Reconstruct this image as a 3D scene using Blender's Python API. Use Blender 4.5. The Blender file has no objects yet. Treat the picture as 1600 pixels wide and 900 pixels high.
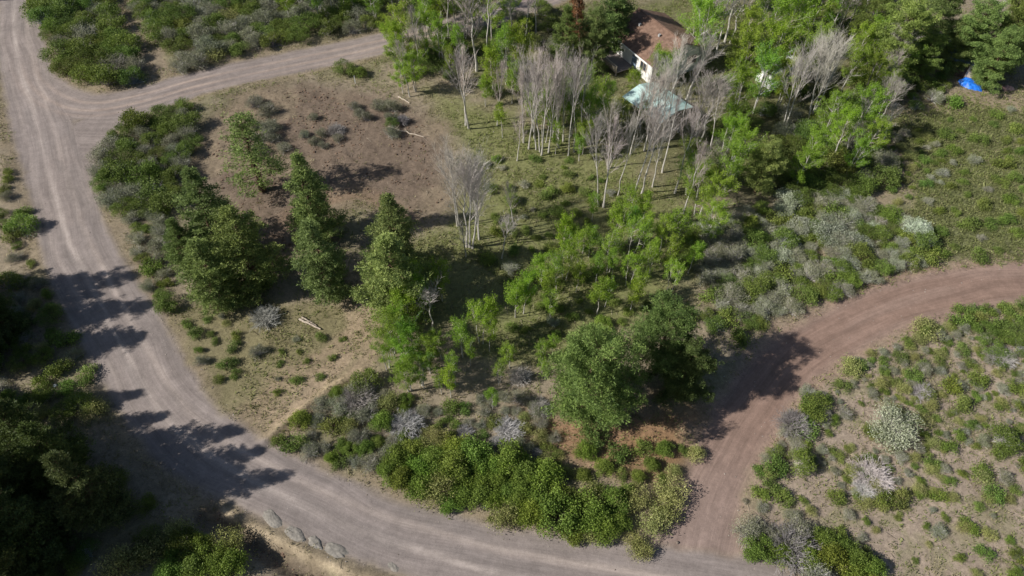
import bpy, math, random
import numpy as np
from mathutils import Vector

# ---------------------------------------------------------------- camera, light, exposure
SC = bpy.context.scene
COL = SC.collection
H = 50.0                       # drone height, metres
PITCH = math.radians(50)       # below the horizon
F = 1081.0                     # focal length in pixels of the 1600 px photograph
cam_d = bpy.data.cameras.new('camera')
cam = bpy.data.objects.new('camera', cam_d); COL.objects.link(cam)
cam_d.sensor_width = 36.0; cam_d.lens = 36.0 * F / 1600.0
cam_d.clip_start = 0.5; cam_d.clip_end = 3000
cam.location = (0, 0, H); cam.rotation_euler = (math.pi / 2 - PITCH, 0, 0)
SC.camera = cam

SUN_EL = math.radians(35)
SUN_AZ = math.radians(13)      # shadows run along +x turned this much towards +y
wd = bpy.data.worlds.new('World'); SC.world = wd; wd.use_nodes = True
wn = wd.node_tree.nodes; wl = wd.node_tree.links
bg = wn['Background']
sky = wn.new('ShaderNodeTexSky'); sky.sky_type = 'NISHITA'; sky.sun_disc = False
sky.sun_elevation = SUN_EL
sx, sy = -math.cos(SUN_AZ), -math.sin(SUN_AZ)       # towards the sun
sky.sun_rotation = math.atan2(sx, sy)
wl.new(sky.outputs[0], bg.inputs[0]); bg.inputs[1].default_value = 0.055
sd = bpy.data.lights.new('sun', 'SUN'); sun = bpy.data.objects.new('sun', sd); COL.objects.link(sun)
sd.energy = 4.7; sd.angle = math.radians(0.6); sd.color = (1.0, 0.95, 0.87)
dirv = Vector((sx * math.cos(SUN_EL), sy * math.cos(SUN_EL), math.sin(SUN_EL)))
sun.rotation_euler = dirv.to_track_quat('Z', 'Y').to_euler()
SC.view_settings.view_transform = 'Standard'; SC.view_settings.look = 'None'
SC.view_settings.exposure = 0.32; SC.view_settings.gamma = 1.0
SC.view_settings.use_curve_mapping = False
cy = SC.cycles
cy.max_bounces = 5; cy.diffuse_bounces = 2; cy.glossy_bounces = 1; cy.transmission_bounces = 3
cy.transparent_max_bounces = 4; cy.caustics_reflective = False; cy.caustics_refractive = False
cy.use_denoising = True

# ---------------------------------------------------------------- helpers
def px(x, y):
    """ground point under a pixel of the 1600x900 photograph"""
    u = (x - 800) / F; v = (y - 450) / F
    t = H / (math.sin(PITCH) + v * math.cos(PITCH))
    return (t * u, t * (math.cos(PITCH) - v * math.sin(PITCH)))
def px_top(x, y, h):
    """foot of a thing of height h whose top is seen at a pixel"""
    a, b = px(x, y); k = 1 - h / H
    return (a * k, b * k)
def to_px(x, y, z=0.0):
    d = y * math.cos(PITCH) + (H - z) * math.sin(PITCH)
    up = y * math.sin(PITCH) - (H - z) * math.cos(PITCH)
    return 800 + F * x / d, 450 - F * up / d

def _hash(ix, iy, seed):
    n = (ix.astype(np.int64) * 374761393 + iy.astype(np.int64) * 668265263 + seed * 1442695041) & 0x7fffffff
    n = ((n ^ (n >> 13)) * 1274126177) & 0x7fffffff
    n = (n ^ (n >> 16)) & 0xffff
    return n / 65535.0
def vnoise(x, y, seed=0):
    x = np.asarray(x, float); y = np.asarray(y, float)
    ix = np.floor(x); iy = np.floor(y); fx = x - ix; fy = y - iy
    fx = fx * fx * (3 - 2 * fx); fy = fy * fy * (3 - 2 * fy)
    a = _hash(ix, iy, seed); b = _hash(ix + 1, iy, seed); c = _hash(ix, iy + 1, seed); d = _hash(ix + 1, iy + 1, seed)
    return (a * (1 - fx) + b * fx) * (1 - fy) + (c * (1 - fx) + d * fx) * fy
def fbm(x, y, sc, seed=0, octv=4):
    s = 0; a = 1; t = 0
    for k in range(octv):
        s = s + a * vnoise(np.asarray(x) / sc * 2 ** k, np.asarray(y) / sc * 2 ** k, seed + 17 * k); t += a; a *= 0.55
    return s / t
def sstep(a, b, x):
    t = np.clip((x - a) / (b - a), 0, 1); return t * t * (3 - 2 * t)

def smooth_line(pts, n=12):
    """Catmull-Rom through pixel points, in ground coordinates"""
    P = [np.array(px(*p)) for p in pts]
    P = [2 * P[0] - P[1]] + P + [2 * P[-1] - P[-2]]
    out = []
    for i in range(1, len(P) - 2):
        for k in range(n):
            t = k / n
            out.append(0.5 * ((2 * P[i]) + (-P[i-1] + P[i+1]) * t + (2*P[i-1] - 5*P[i] + 4*P[i+1] - P[i+2]) * t*t + (-P[i-1] + 3*P[i] - 3*P[i+1] + P[i+2]) * t**3))
    out.append(P[-2]); return np.array(out)
def line_coords(line, x, y):
    """distance, signed lateral, distance along, for arrays of points"""
    x = np.asarray(x, float); y = np.asarray(y, float)
    best = np.full(x.shape, 1e9); lat = np.zeros(x.shape); al = np.zeros(x.shape); s0 = 0
    for a, b in zip(line[:-1], line[1:]):
        d = b - a; L = math.hypot(*d)
        if L < 1e-6: continue
        t = np.clip(((x - a[0]) * d[0] + (y - a[1]) * d[1]) / (L * L), 0, 1)
        qx = x - a[0] - t * d[0]; qy = y - a[1] - t * d[1]
        dd = np.hypot(qx, qy); m = dd < best
        best = np.where(m, dd, best)
        sg = np.sign(qx * d[1] - qy * d[0])
        lat = np.where(m, dd * sg, lat); al = np.where(m, s0 + t * L, al)
        s0 += L
    return best, lat, al
def poly_sd(poly, x, y):
    """signed distance (inside positive) to a polygon given in pixels"""
    P = [px(*p) for p in poly]
    x = np.asarray(x, float); y = np.asarray(y, float)
    best = np.full(x.shape, 1e9); ins = np.zeros(x.shape, bool)
    for i in range(len(P)):
        a = P[i]; b = P[(i + 1) % len(P)]
        dx = b[0] - a[0]; dy = b[1] - a[1]; L2 = dx*dx + dy*dy + 1e-12
        t = np.clip(((x - a[0]) * dx + (y - a[1]) * dy) / L2, 0, 1)
        best = np.minimum(best, np.hypot(x - a[0] - t*dx, y - a[1] - t*dy))
        c = ((a[1] > y) != (b[1] > y)) & (x < (b[0] - a[0]) * (y - a[1]) / (b[1] - a[1] + 1e-12) + a[0])
        ins ^= c
    return np.where(ins, best, -best)

# ---------------------------------------------------------------- materials
def new_mat(name):
    m = bpy.data.materials.new(name); m.use_nodes = True
    nt = m.node_tree; nt.nodes.clear()
    return m, nt.nodes, nt.links
def leaf_mat(name, dark, light, transl=0.3, rough=0.6):
    m, N, L = new_mat(name)
    out = N.new('ShaderNodeOutputMaterial')
    at = N.new('ShaderNodeAttribute'); at.attribute_name = 'tint'
    mix = N.new('ShaderNodeMix'); mix.data_type = 'RGBA'
    mix.inputs[6].default_value = (*dark, 1); mix.inputs[7].default_value = (*light, 1)
    L.new(at.outputs['Fac'], mix.inputs[0])
    oi = N.new('ShaderNodeObjectInfo')
    mul = N.new('ShaderNodeMix'); mul.data_type = 'RGBA'; mul.blend_type = 'MULTIPLY'; mul.inputs[0].default_value = 1
    L.new(mix.outputs[2], mul.inputs[6]); L.new(oi.outputs['Color'], mul.inputs[7])
    p = N.new('ShaderNodeBsdfPrincipled'); p.inputs['Roughness'].default_value = rough
    p.inputs['Specular IOR Level'].default_value = 0.25
    L.new(mul.outputs[2], p.inputs['Base Color'])
    if transl > 0:
        t = N.new('ShaderNodeBsdfTranslucent'); L.new(mul.outputs[2], t.inputs[0])
        ms = N.new('ShaderNodeMixShader'); ms.inputs[0].default_value = transl
        L.new(p.outputs[0], ms.inputs[1]); L.new(t.outputs[0], ms.inputs[2]); L.new(ms.outputs[0], out.inputs[0])
    else:
        L.new(p.outputs[0], out.inputs[0])
    return m
def solid_mat(name, c1, c2, scale=3.0, rough=0.8, bump=0.0, metallic=0.0, detail=6, stretch=(1, 1, 1)):
    m, N, L = new_mat(name)
    out = N.new('ShaderNodeOutputMaterial'); p = N.new('ShaderNodeBsdfPrincipled')
    tc = N.new('ShaderNodeTexCoord'); mp = N.new('ShaderNodeMapping'); mp.inputs['Scale'].default_value = stretch
    nz = N.new('ShaderNodeTexNoise'); nz.inputs['Scale'].default_value = scale; nz.inputs['Detail'].default_value = detail
    nz.inputs['Roughness'].default_value = 0.65
    L.new(tc.outputs['Object'], mp.inputs[0]); L.new(mp.outputs[0], nz.inputs[0])
    r = N.new('ShaderNodeValToRGB'); r.color_ramp.elements[0].position = 0.35; r.color_ramp.elements[1].position = 0.65
    r.color_ramp.elements[0].color = (*c1, 1); r.color_ramp.elements[1].color = (*c2, 1)
    L.new(nz.outputs[0], r.inputs[0]); L.new(r.outputs[0], p.inputs['Base Color'])
    p.inputs['Roughness'].default_value = rough; p.inputs['Metallic'].default_value = metallic
    p.inputs['Specular IOR Level'].default_value = 0.3
    if bump:
        b = N.new('ShaderNodeBump'); b.inputs['Strength'].default_value = bump; b.inputs['Distance'].default_value = 0.05
        L.new(nz.outputs[0], b.inputs['Height']); L.new(b.outputs[0], p.inputs['Normal'])
    L.new(p.outputs[0], out.inputs[0])
    return m

def ground_mat(name, road=False):
    m, N, L = new_mat(name)
    out = N.new('ShaderNodeOutputMaterial'); p = N.new('ShaderNodeBsdfPrincipled')
    p.inputs['Roughness'].default_value = 0.95; p.inputs['Specular IOR Level'].default_value = 0.1
    col = N.new('ShaderNodeAttribute'); col.attribute_name = 'soil'
    tc = N.new('ShaderNodeTexCoord')
    def noise(scale, detail, src, rough=0.6):
        n = N.new('ShaderNodeTexNoise'); n.inputs['Scale'].default_value = scale; n.inputs['Detail'].default_value = detail
        n.inputs['Roughness'].default_value = rough; L.new(src, n.inputs[0]); return n.outputs[0]
    def mrange(src, a, b, c, d):
        r = N.new('ShaderNodeMapRange'); L.new(src, r.inputs[0])
        for i, v in enumerate((a, b, c, d)): r.inputs[1 + i].default_value = v
        return r.outputs[0]
    def mulv(a, b):
        q = N.new('ShaderNodeMath'); q.operation = 'MULTIPLY'; L.new(a, q.inputs[0]); L.new(b, q.inputs[1]); return q.outputs[0]
    n1 = noise(3.2, 9, tc.outputs['Object'], 0.75); n2 = noise(0.55, 5, tc.outputs['Object'])
    if road:
        n7 = noise(16.0, 3, tc.outputs['Object'], 0.7)
        f = mulv(mrange(n1, 0.3, 0.7, 0.88, 1.12), mrange(n7, 0.3, 0.7, 0.86, 1.14)); f = mulv(f, mrange(n2, 0.3, 0.7, 0.94, 1.06))
        rc = N.new('ShaderNodeAttribute'); rc.attribute_name = 'track'
        mp = N.new('ShaderNodeMapping'); mp.inputs['Scale'].default_value = (0.10, 1.3, 1)
        L.new(rc.outputs['Vector'], mp.inputs[0])
        n3 = noise(1.0, 8, mp.outputs[0], 0.72)
        mp2 = N.new('ShaderNodeMapping'); mp2.inputs['Scale'].default_value = (0.11, 6.0, 1); L.new(rc.outputs['Vector'], mp2.inputs[0])
        n4 = noise(1.0, 5, mp2.outputs[0], 0.6)
        n6 = noise(0.9, 6, tc.outputs['Object'], 0.7); f = mulv(f, mrange(n6, 0.35, 0.65, 0.90, 1.10)); f = mulv(f, mrange(n3, 0.32, 0.68, 0.80, 1.24)); f = mulv(f, mrange(n4, 0.3, 0.7, 0.92, 1.09))
    else:
        f = mulv(mrange(n1, 0.28, 0.72, 0.62, 1.34), mrange(n2, 0.3, 0.7, 0.86, 1.13))
        n5 = noise(11.0, 4, tc.outputs['Object'], 0.7)
        f = mulv(f, mrange(n5, 0.3, 0.7, 0.8, 1.2))
    vm = N.new('ShaderNodeVectorMath'); vm.operation = 'SCALE'; L.new(col.outputs['Vector'], vm.inputs[0]); L.new(f, vm.inputs[3])
    L.new(vm.outputs[0], p.inputs['Base Color'])
    b = N.new('ShaderNodeBump'); b.inputs['Strength'].default_value = 0.25 if road else 0.8
    b.inputs['Distance'].default_value = 0.08; L.new(n1, b.inputs['Height']); L.new(b.outputs[0], p.inputs['Normal'])
    L.new(p.outputs[0], out.inputs[0])
    return m

M = {}
M['needle'] = leaf_mat('pine_needles', (0.072, 0.115, 0.034), (0.30, 0.385, 0.115), 0.3)
M['aspen_leaf'] = leaf_mat('aspen_leaves', (0.13, 0.24, 0.025), (0.39, 0.56, 0.07), 0.42)
M['oak_leaf'] = leaf_mat('oak_leaves', (0.080, 0.128, 0.028), (0.265, 0.345, 0.078), 0.32)
M['bright_leaf'] = leaf_mat('bright_bush_leaves', (0.105, 0.165, 0.028), (0.315, 0.42, 0.078), 0.35)
M['sage_leaf'] = leaf_mat('sage_leaves', (0.16, 0.175, 0.105), (0.40, 0.41, 0.28), 0.15)
M['rabbit_leaf'] = leaf_mat('rabbitbrush_leaves', (0.19, 0.225, 0.07), (0.50, 0.50, 0.20), 0.25)
M['blossom'] = leaf_mat('pale_blossom', (0.18, 0.22, 0.12), (0.58, 0.62, 0.48), 0.2)
M['dry_leaf'] = leaf_mat('rusty_needles', (0.12, 0.065, 0.03), (0.34, 0.18, 0.08), 0.2)
M['twig'] = leaf_mat('bare_twigs', (0.33, 0.29, 0.265), (0.68, 0.62, 0.57), 0.0, 0.8)
M['dead_twig'] = leaf_mat('dead_twigs', (0.29, 0.275, 0.27), (0.56, 0.53, 0.52), 0.0, 0.8)
M['brown_stem'] = leaf_mat('brown_stems', (0.07, 0.05, 0.035), (0.17, 0.13, 0.10), 0.0, 0.9)
M['grass'] = leaf_mat('dry_grass_blades', (0.17, 0.165, 0.07), (0.46, 0.41, 0.24), 0.2)
M['green_grass'] = leaf_mat('green_grass_blades', (0.13, 0.17, 0.045), (0.31, 0.35, 0.11), 0.25)
M['white_bark'] = solid_mat('aspen_bark', (0.36, 0.34, 0.31), (0.62, 0.59, 0.54), 3.0, 0.75, 0.3)
M['pine_bark'] = solid_mat('pine_bark', (0.07, 0.045, 0.03), (0.17, 0.11, 0.075), 4.0, 0.95, 0.8, stretch=(1, 1, .25))
M['ground'] = ground_mat('soil'); M['road'] = ground_mat('graded_gravel', True)

# ---------------------------------------------------------------- object bookkeeping
def tag(o, label=None, cat=None, group=None, kind=None):
    if label: o['label'] = label
    if cat: o['category'] = cat
    if group: o['group'] = group
    if kind: o['kind'] = kind
    return o
def mesh_quads(name, Q, mats, tint=None, midx=None, smooth=False):
    Q = np.ascontiguousarray(Q, dtype=np.float32); n = len(Q)
    me = bpy.data.meshes.new(name)
    me.vertices.add(n * 4); me.vertices.foreach_set('co', Q.ravel())
    me.loops.add(n * 4); me.loops.foreach_set('vertex_index', np.arange(n * 4, dtype=np.int32))
    me.polygons.add(n); me.polygons.foreach_set('loop_start', np.arange(0, n * 4, 4, dtype=np.int32))
    me.polygons.foreach_set('loop_total', np.full(n, 4, dtype=np.int32))
    if not isinstance(mats, (list, tuple)): mats = [mats]
    for m in mats: me.materials.append(m)
    if midx is not None: me.polygons.foreach_set('material_index', np.asarray(midx, dtype=np.int32))
    if tint is not None:
        a = me.attributes.new('tint', 'FLOAT', 'FACE'); a.data.foreach_set('value', np.clip(tint, 0, 1).astype(np.float32))
    me.update(calc_edges=True)
    return me
def link(name, me, parent=None, loc=(0, 0, 0)):
    o = bpy.data.objects.new(name, me); COL.objects.link(o); o.location = loc
    if parent: o.parent = parent
    return o
def pydata(name, V, Fc, mats, midx=None, smooth=False):
    me = bpy.data.meshes.new(name); me.from_pydata([tuple(v) for v in V], [], Fc)
    if not isinstance(mats, (list, tuple)): mats = [mats]
    for m in mats: me.materials.append(m)
    if midx: me.polygons.foreach_set('material_index', midx)
    if smooth: me.polygons.foreach_set('use_smooth', [True] * len(me.polygons))
    me.update(); return me

# ---------------------------------------------------------------- terrain
MAIN_PX = [(22, -120), (26, -40), (30, 30), (36, 100), (66, 200), (95, 300), (128, 400), (197, 530), (263, 640), (330, 704), (415, 750), (500, 791), (600, 830), (720, 866), (860, 898), (1030, 925), (1200, 950)]
MAIN_HW = [2.4, 2.4, 2.4, 2.5, 3.1, 2.8, 3.05, 3.2, 2.85, 2.65, 2.45, 2.35, 2.35, 2.4, 2.7, 3.2, 3.2]
MAIN = smooth_line(MAIN_PX)
_sl = np.concatenate([[0], np.cumsum(np.hypot(*(MAIN[1:] - MAIN[:-1]).T))])[::12]
BRANCH = smooth_line([(38, 60), (52, 122), (95, 156), (150, 166), (225, 152), (300, 131), (400, 108), (500, 87), (600, 66), (700, 44), (830, 4), (940, -40)])
BRANCH2 = smooth_line([(100, 330), (104, 290), (116, 245), (150, 197), (205, 166), (290, 135)])
RED = smooth_line([(1078, 930), (1085, 860), (1102, 795), (1134, 712), (1168, 650), (1222, 577), (1300, 524), (1395, 480), (1500, 454), (1620, 440), (1800, 425)])
DITCH = smooth_line([(320, 806), (375, 838), (440, 876), (500, 908)])
BANK = smooth_line([(352, 803), (400, 828), (470, 862), (545, 892), (620, 915)])
DRIVE = smooth_line([(372, 712), (430, 668), (500, 612), (555, 560), (575, 505), (560, 440)])
DRIVE2 = smooth_line([(360, 690), (440, 600), (510, 560), (560, 520)])
PATH = smooth_line([(268, 135), (248, 105), (215, 60), (195, 25), (188, -20)])
BERM = smooth_line([(412, 693), (440, 668), (475, 640), (520, 606), (565, 580)])
TRAIL = smooth_line([(640, 345), (560, 300), (460, 330), (420, 400), (400, 440)])
def hw_main(s): return np.interp(s, _sl, MAIN_HW)
P_BROWN = [(335, 195), (380, 150), (450, 128), (560, 138), (640, 160), (700, 205), (705, 260), (690, 330), (640, 345), (560, 300), (520, 330), (470, 400), (410, 440), (360, 370), (300, 250)]
P_OLIVE = [(255, 470), (400, 455), (600, 480), (575, 575), (420, 680), (340, 620)]
P_GRASS = [(640, 120), (820, 190), (900, 200), (1050, 300), (1110, 420), (1000, 520), (850, 560), (760, 560), (640, 500), (600, 400), (720, 340), (720, 250), (700, 190)]
P_FIELD = [(1130, 760), (1220, 660), (1340, 560), (1500, 500), (1640, 470), (1640, 930), (1170, 930)]
P_UPFIELD = [(1340, 210), (1420, 150), (1640, 130), (1640, 430), (1450, 440), (1300, 470), (1160, 510), (1150, 400), (1300, 300)]
P_MAT = [(1395, 200), (1460, 175), (1560, 170), (1640, 180), (1640, 405), (1500, 405), (1430, 400), (1400, 330), (1440, 260)]
P_REDSOIL = [(830, 640), (900, 630), (1090, 640), (1080, 700), (1000, 740), (880, 720), (830, 690)]
P_VERGE = [(1160, 520), (1290, 478), (1420, 440), (1640, 405), (1640, 440), (1450, 460), (1280, 520), (1180, 600)]
P_LAWN = [(930, 160), (985, 150), (990, 205), (940, 215)]
P_WOODS = [(620, 0), (1420, 0), (1400, 200), (1330, 250), (1080, 320), (960, 240), (820, 180), (700, 110), (610, 90)]

def hw_red(s): return 1.95 + 2.2 * sstep(9, 0, s)
def clean_dist(x, y):
    """how far from any drivable surface (negative = on it)"""
    d, _, s = line_coords(MAIN, x, y); a = d - hw_main(s)
    d, _, _ = line_coords(BRANCH, x, y); a = np.minimum(a, d - 2.45)
    d, _, _ = line_coords(BRANCH2, x, y); a = np.minimum(a, d - 2.6)
    d, _, s = line_coords(RED, x, y); a = np.minimum(a, d - hw_red(s))
    return a
PILES = [(425, 812, 1.25), (461, 836, 1.25), (493, 849, 1.0), (523, 862, 1.3), (613, 886, 0.8)]
def hgt(x, y):
    x = np.asarray(x, float); y = np.asarray(y, float)
    z = 0.9 * (fbm(x, y, 22, 3, 3) - 0.5) + 0.16 * (fbm(x, y, 2.2, 9, 3) - 0.5)
    cd = clean_dist(x, y)
    k = sstep(-0.5, 2.0, cd)
    flat = 0.9 * (fbm(x, y, 22, 3, 1) - 0.5)
    z = flat * (1 - k) + (z + 0.08) * k
    d, l, s = line_coords(DITCH, x, y); z = z - 0.65 * np.exp(-(d / 0.75) ** 2)
    d, l, s = line_coords(BANK, x, y); z = z + 0.22 * np.exp(-(d / 0.45) ** 2)
    d, l, s = line_coords(BERM, x, y); z = z + 0.28 * np.exp(-(d / 0.35) ** 2) * (.4 + vnoise(s, s * 0, 5)) - .12 * np.exp(-((l - .7) / 0.4) ** 2) * (d < 2)
    # clods on the scraped lot
    b = sstep(-1, 2, poly_sd(P_BROWN, x, y) + 2 * (fbm(x, y, 3, 77, 2) - 0.5))
    z = z + b * 0.22 * (fbm(x, y, 0.8, 31, 3) - 0.5)
    return z
def hz(x, y):
    i = int(np.clip(np.searchsorted(gx, x) - 1, 0, nx - 2)); j = int(np.clip(np.searchsorted(gy, y) - 1, 0, ny - 2))
    a = min(max((x - gx[i]) / (gx[i+1] - gx[i]), 0), 1); b = min(max((y - gy[j]) / (gy[j+1] - gy[j]), 0), 1)
    return float((ZG[j, i] * (1 - a) + ZG[j, i+1] * a) * (1 - b) + (ZG[j+1, i] * (1 - a) + ZG[j+1, i+1] * a) * b)

def soil_col(x, y):
    n = fbm(x, y, 6, 5, 4); n2 = fbm(x, y, 1.4, 8, 3)
    C = lambda *c: np.array(c)[None, :]
    def mixc(a, c, m): return a * (1 - m[:, None]) + C(*c) * m[:, None]
    col = np.tile(np.array([[0.27, 0.225, 0.165]]), (len(x), 1))
    col = mixc(col, (0.17, 0.165, 0.085), sstep(0.45, 0.62, n) * 0.6)
    w = 3.0 * (n - 0.5) + 2.0 * (n2 - 0.5)
    def area(P, c, soft=1.5, amt=1.0):
        nonlocal col
        m = sstep(-soft, soft, poly_sd(P, x, y) + w * 1.3) * amt
        col = mixc(col, c, m); return m
    area(P_WOODS, (0.135, 0.14, 0.06), 3, .8)
    area(P_GRASS, (0.185, 0.195, 0.08), 2, .9)
    g = area(P_FIELD, (0.325, 0.262, 0.208), 2)
    col = mixc(col, (0.235, 0.215, 0.13), g * sstep(0.52, 0.66, n2) * 0.6)
    area(P_UPFIELD, (0.29, 0.235, 0.165), 2, .9)
    area(P_MAT, (0.155, 0.165, 0.08), 2, .95)
    b = area(P_BROWN, (0.178, 0.136, 0.104), 2.4)
    col = mixc(col, (0.25, 0.20, 0.14), b * sstep(0.48, 0.66, n) * 0.75)
    area(P_OLIVE, (0.215, 0.19, 0.105), 1.5, .85)
    area(P_REDSOIL, (0.30, 0.165, 0.09), 2.0, .7)
    area(P_LAWN, (0.20, 0.22, 0.06), 1.0)
    for ln, wd_, c, a in ((DRIVE, 1.7, (0.34, 0.265, 0.185), .95), (DRIVE2, 1.1, (0.32, 0.245, 0.17), .75), (PATH, 1.3, (0.28, 0.225, 0.165), .9), (TRAIL, 1.0, (0.23, 0.16, 0.11), .6)):
        d, l, s = line_coords(ln, x, y)
        m = sstep(wd_ + .8, wd_ - .5, d + 1.2 * (n2 - .5)) * a
        m = m * (0.45 + 0.85 * vnoise(l * 3.2, s * 0.2, 4))
        col = mixc(col, c, np.clip(m, 0, 1))
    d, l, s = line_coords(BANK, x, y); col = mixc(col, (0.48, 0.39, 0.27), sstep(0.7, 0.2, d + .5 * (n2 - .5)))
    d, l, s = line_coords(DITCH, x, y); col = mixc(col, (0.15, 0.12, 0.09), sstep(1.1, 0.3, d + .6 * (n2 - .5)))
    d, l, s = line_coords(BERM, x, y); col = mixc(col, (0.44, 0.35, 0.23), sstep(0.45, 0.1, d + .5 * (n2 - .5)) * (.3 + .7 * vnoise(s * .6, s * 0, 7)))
    # roads
    dr, lr, sr = line_coords(RED, x, y)
    verge = sstep(2.3, 0.1, clean_dist(x, y) + 2.6 * (n2 - .5) + 1.5 * (n - .5)) 
    isred = sstep(8, 5, dr) * sstep(4, 14, sr)
    col = mixc(col, (0.255, 0.205, 0.14), verge * 0.8 * (1 - isred))
    col = mixc(col, (0.30, 0.215, 0.165), verge * 0.9 * isred)
    dm, lm, sm = line_coords(MAIN, x, y)
    hw = hw_main(sm)
    m = sstep(0.7, -0.4, dm - hw + 0.7 * (n2 - .5)); col = mixc(col, (0.250, 0.214, 0.200), m)
    db, lb, sb = line_coords(BRANCH, x, y); db2, _, _ = line_coords(BRANCH2, x, y)
    mb = sstep(0.7, -0.4, np.minimum(db - 2.45, db2 - 2.6) + 0.7 * (n2 - .5)); col = mixc(col, (0.250, 0.212, 0.196), mb)
    mr = sstep(0.8, -0.5, dr - hw_red(sr) + 0.8 * (n2 - .5))
    col = mixc(col, (0.265, 0.200, 0.175), mr * (1 - m)); mr = mr * sstep(2, 18, sr)
    col = mixc(col, (0.235, 0.160, 0.128), mr * 0.95)
    col = mixc(col, (0.285, 0.205, 0.17), mr * 0.5 * sstep(0.45, 0.7, fbm(lr, sr * .15, 1.2, 3, 2)))
    # paler worn wheel paths
    for off, amp, c in ((0.5, .8, (0.46, 0.395, 0.36)), (-1.1, .6, (0.44, 0.37, 0.33)), (2.0, .35, (0.34, 0.29, 0.26))):
        q = np.exp(-((lm - off - 0.5 * (fbm(sm, sm * 0, 9, 21, 2) - .5)) / 0.28) ** 2)
        col = mixc(col, c, m * q * amp * (0.35 + vnoise(sm / 7, lm * 0, 5)))
    for off, amp in ((0.7, .75), (-0.8, .7), (1.8, .4)):
        q = np.exp(-((lb - off) / 0.25) ** 2)
        col = mixc(col, (0.38, 0.30, 0.255), mb * q * amp * sstep(4, 14, sb) * (0.3 + vnoise(sb / 5, lb * 0, 6)))
    col = mixc(col, (0.20, 0.175, 0.165), m * 0.45 * sstep(0.5, 0.68, fbm(lm, sm * .12, 0.9, 12, 2)))
    return np.clip(col, 0.01, 1)

st = 0.21
gx = np.concatenate([-np.geomspace(900, 80, 16)[:-1], np.arange(-80, 80, st), np.geomspace(80, 900, 16)])
gy = np.concatenate([-np.geomspace(600, 10, 12)[:-1] + 22, np.arange(12, 106, st), np.geomspace(106, 1500, 16)])
GX, GY = np.meshgrid(gx, gy); nx, ny = len(gx), len(gy)
fx_, fy_ = GX.ravel(), GY.ravel()
GZ = hgt(fx_, fy_); SOIL = soil_col(fx_, fy_); ZG = GZ.reshape(ny, nx)
dM, lM, sM = line_coords(MAIN, fx_, fy_); dB, lB, sB = line_coords(BRANCH, fx_, fy_); dB2, lB2, sB2 = line_coords(BRANCH2, fx_, fy_); dR, lR, sR = line_coords(RED, fx_, fy_)
edge = 0.5 * (fbm(fx_, fy_, 1.4, 8, 3) - 0.5)
K_MAIN = dM < hw_main(sM) + edge
K_BR = ((dB < 2.45 + edge) | (dB2 < 2.6 + edge)) & ~K_MAIN & (fy_ < 105.5)
K_RED = (dR < hw_red(sR) + edge) & ~K_MAIN
_wob = 1.6 * (fbm(fx_, fy_, 9, 71, 2) - .5)
def grid_object(name, mask, dz, mat, trk=None):
    idx = np.arange(nx * ny).reshape(ny, nx)
    q = np.stack([idx[:-1, :-1], idx[:-1, 1:], idx[1:, 1:], idx[1:, :-1]], -1).reshape(-1, 4)
    if mask is not None:
        q = q[mask[q].any(axis=1)]
    used = np.unique(q); re = np.full(nx * ny, -1); re[used] = np.arange(len(used)); q = re[q]
    me = bpy.data.meshes.new(name)
    co = np.stack([fx_[used], fy_[used], GZ[used] + dz], -1).astype(np.float32)
    me.vertices.add(len(used)); me.vertices.foreach_set('co', co.ravel())
    me.loops.add(q.size); me.loops.foreach_set('vertex_index', q.ravel().astype(np.int32))
    me.polygons.add(len(q)); me.polygons.foreach_set('loop_start', np.arange(0, q.size, 4, dtype=np.int32))
    me.polygons.foreach_set('loop_total', np.full(len(q), 4, dtype=np.int32))
    me.polygons.foreach_set('use_smooth', np.ones(len(q), dtype=bool))
    a = me.attributes.new('soil', 'FLOAT_VECTOR', 'POINT'); a.data.foreach_set('vector', SOIL[used].astype(np.float32).ravel())
    if trk is not None:
        a = me.attributes.new('track', 'FLOAT_VECTOR', 'POINT')
        a.data.foreach_set('vector', np.stack([trk[0][used], trk[1][used] + _wob[used], 0 * used], -1).astype(np.float32).ravel())
    me.materials.append(mat); me.update(calc_edges=True)
    return tag(link(name, me), kind='structure')
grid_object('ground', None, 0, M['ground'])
grid_object('gravel_road', K_MAIN, 0.012, M['road'], (sM, lM))
grid_object('side_road', K_BR, 0.008, M['road'], (sB + 300, lB))
grid_object('dirt_road', K_RED, 0.008, M['road'], (sR + 600, lR))

# ---------------------------------------------------------------- plant geometry
def unit(v): return v / np.maximum(np.linalg.norm(v, axis=-1, keepdims=True), 1e-9)
def rdir(rg, n): return unit(rg.normal(size=(n, 3)))
def cards(rg, c, d, l, w):
    """rhombic leaves: centre c, long axis d, length l, width w"""
    d = unit(d); s = unit(np.cross(d, rdir(rg, len(c))))
    l = np.asarray(l).reshape(-1, 1) / 2; w = np.asarray(w).reshape(-1, 1) / 2
    return np.stack([c - d * l, c + s * w, c + d * l, c - s * w], 1)
def prisms(p0, p1, r0, r1, k=3):
    d = unit(p1 - p0); ref = np.where(np.abs(d[:, 2:3]) > 0.9, np.array([[1., 0, 0]]), np.array([[0, 0, 1.]]))
    a = unit(np.cross(d, ref)); b = np.cross(d, a)
    r0 = np.broadcast_to(np.asarray(r0, float).reshape(-1, 1), (len(p0), 1)); r1 = np.broadcast_to(np.asarray(r1, float).reshape(-1, 1), (len(p0), 1))
    qs = []
    for i in range(k):
        t0 = 2 * math.pi * i / k; t1 = 2 * math.pi * (i + 1) / k
        u0 = a * math.cos(t0) + b * math.sin(t0); u1 = a * math.cos(t1) + b * math.sin(t1)
        qs.append(np.stack([p0 + u0 * r0, p0 + u1 * r0, p1 + u1 * r1, p1 + u0 * r1], 1))
    return np.concatenate(qs)
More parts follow.
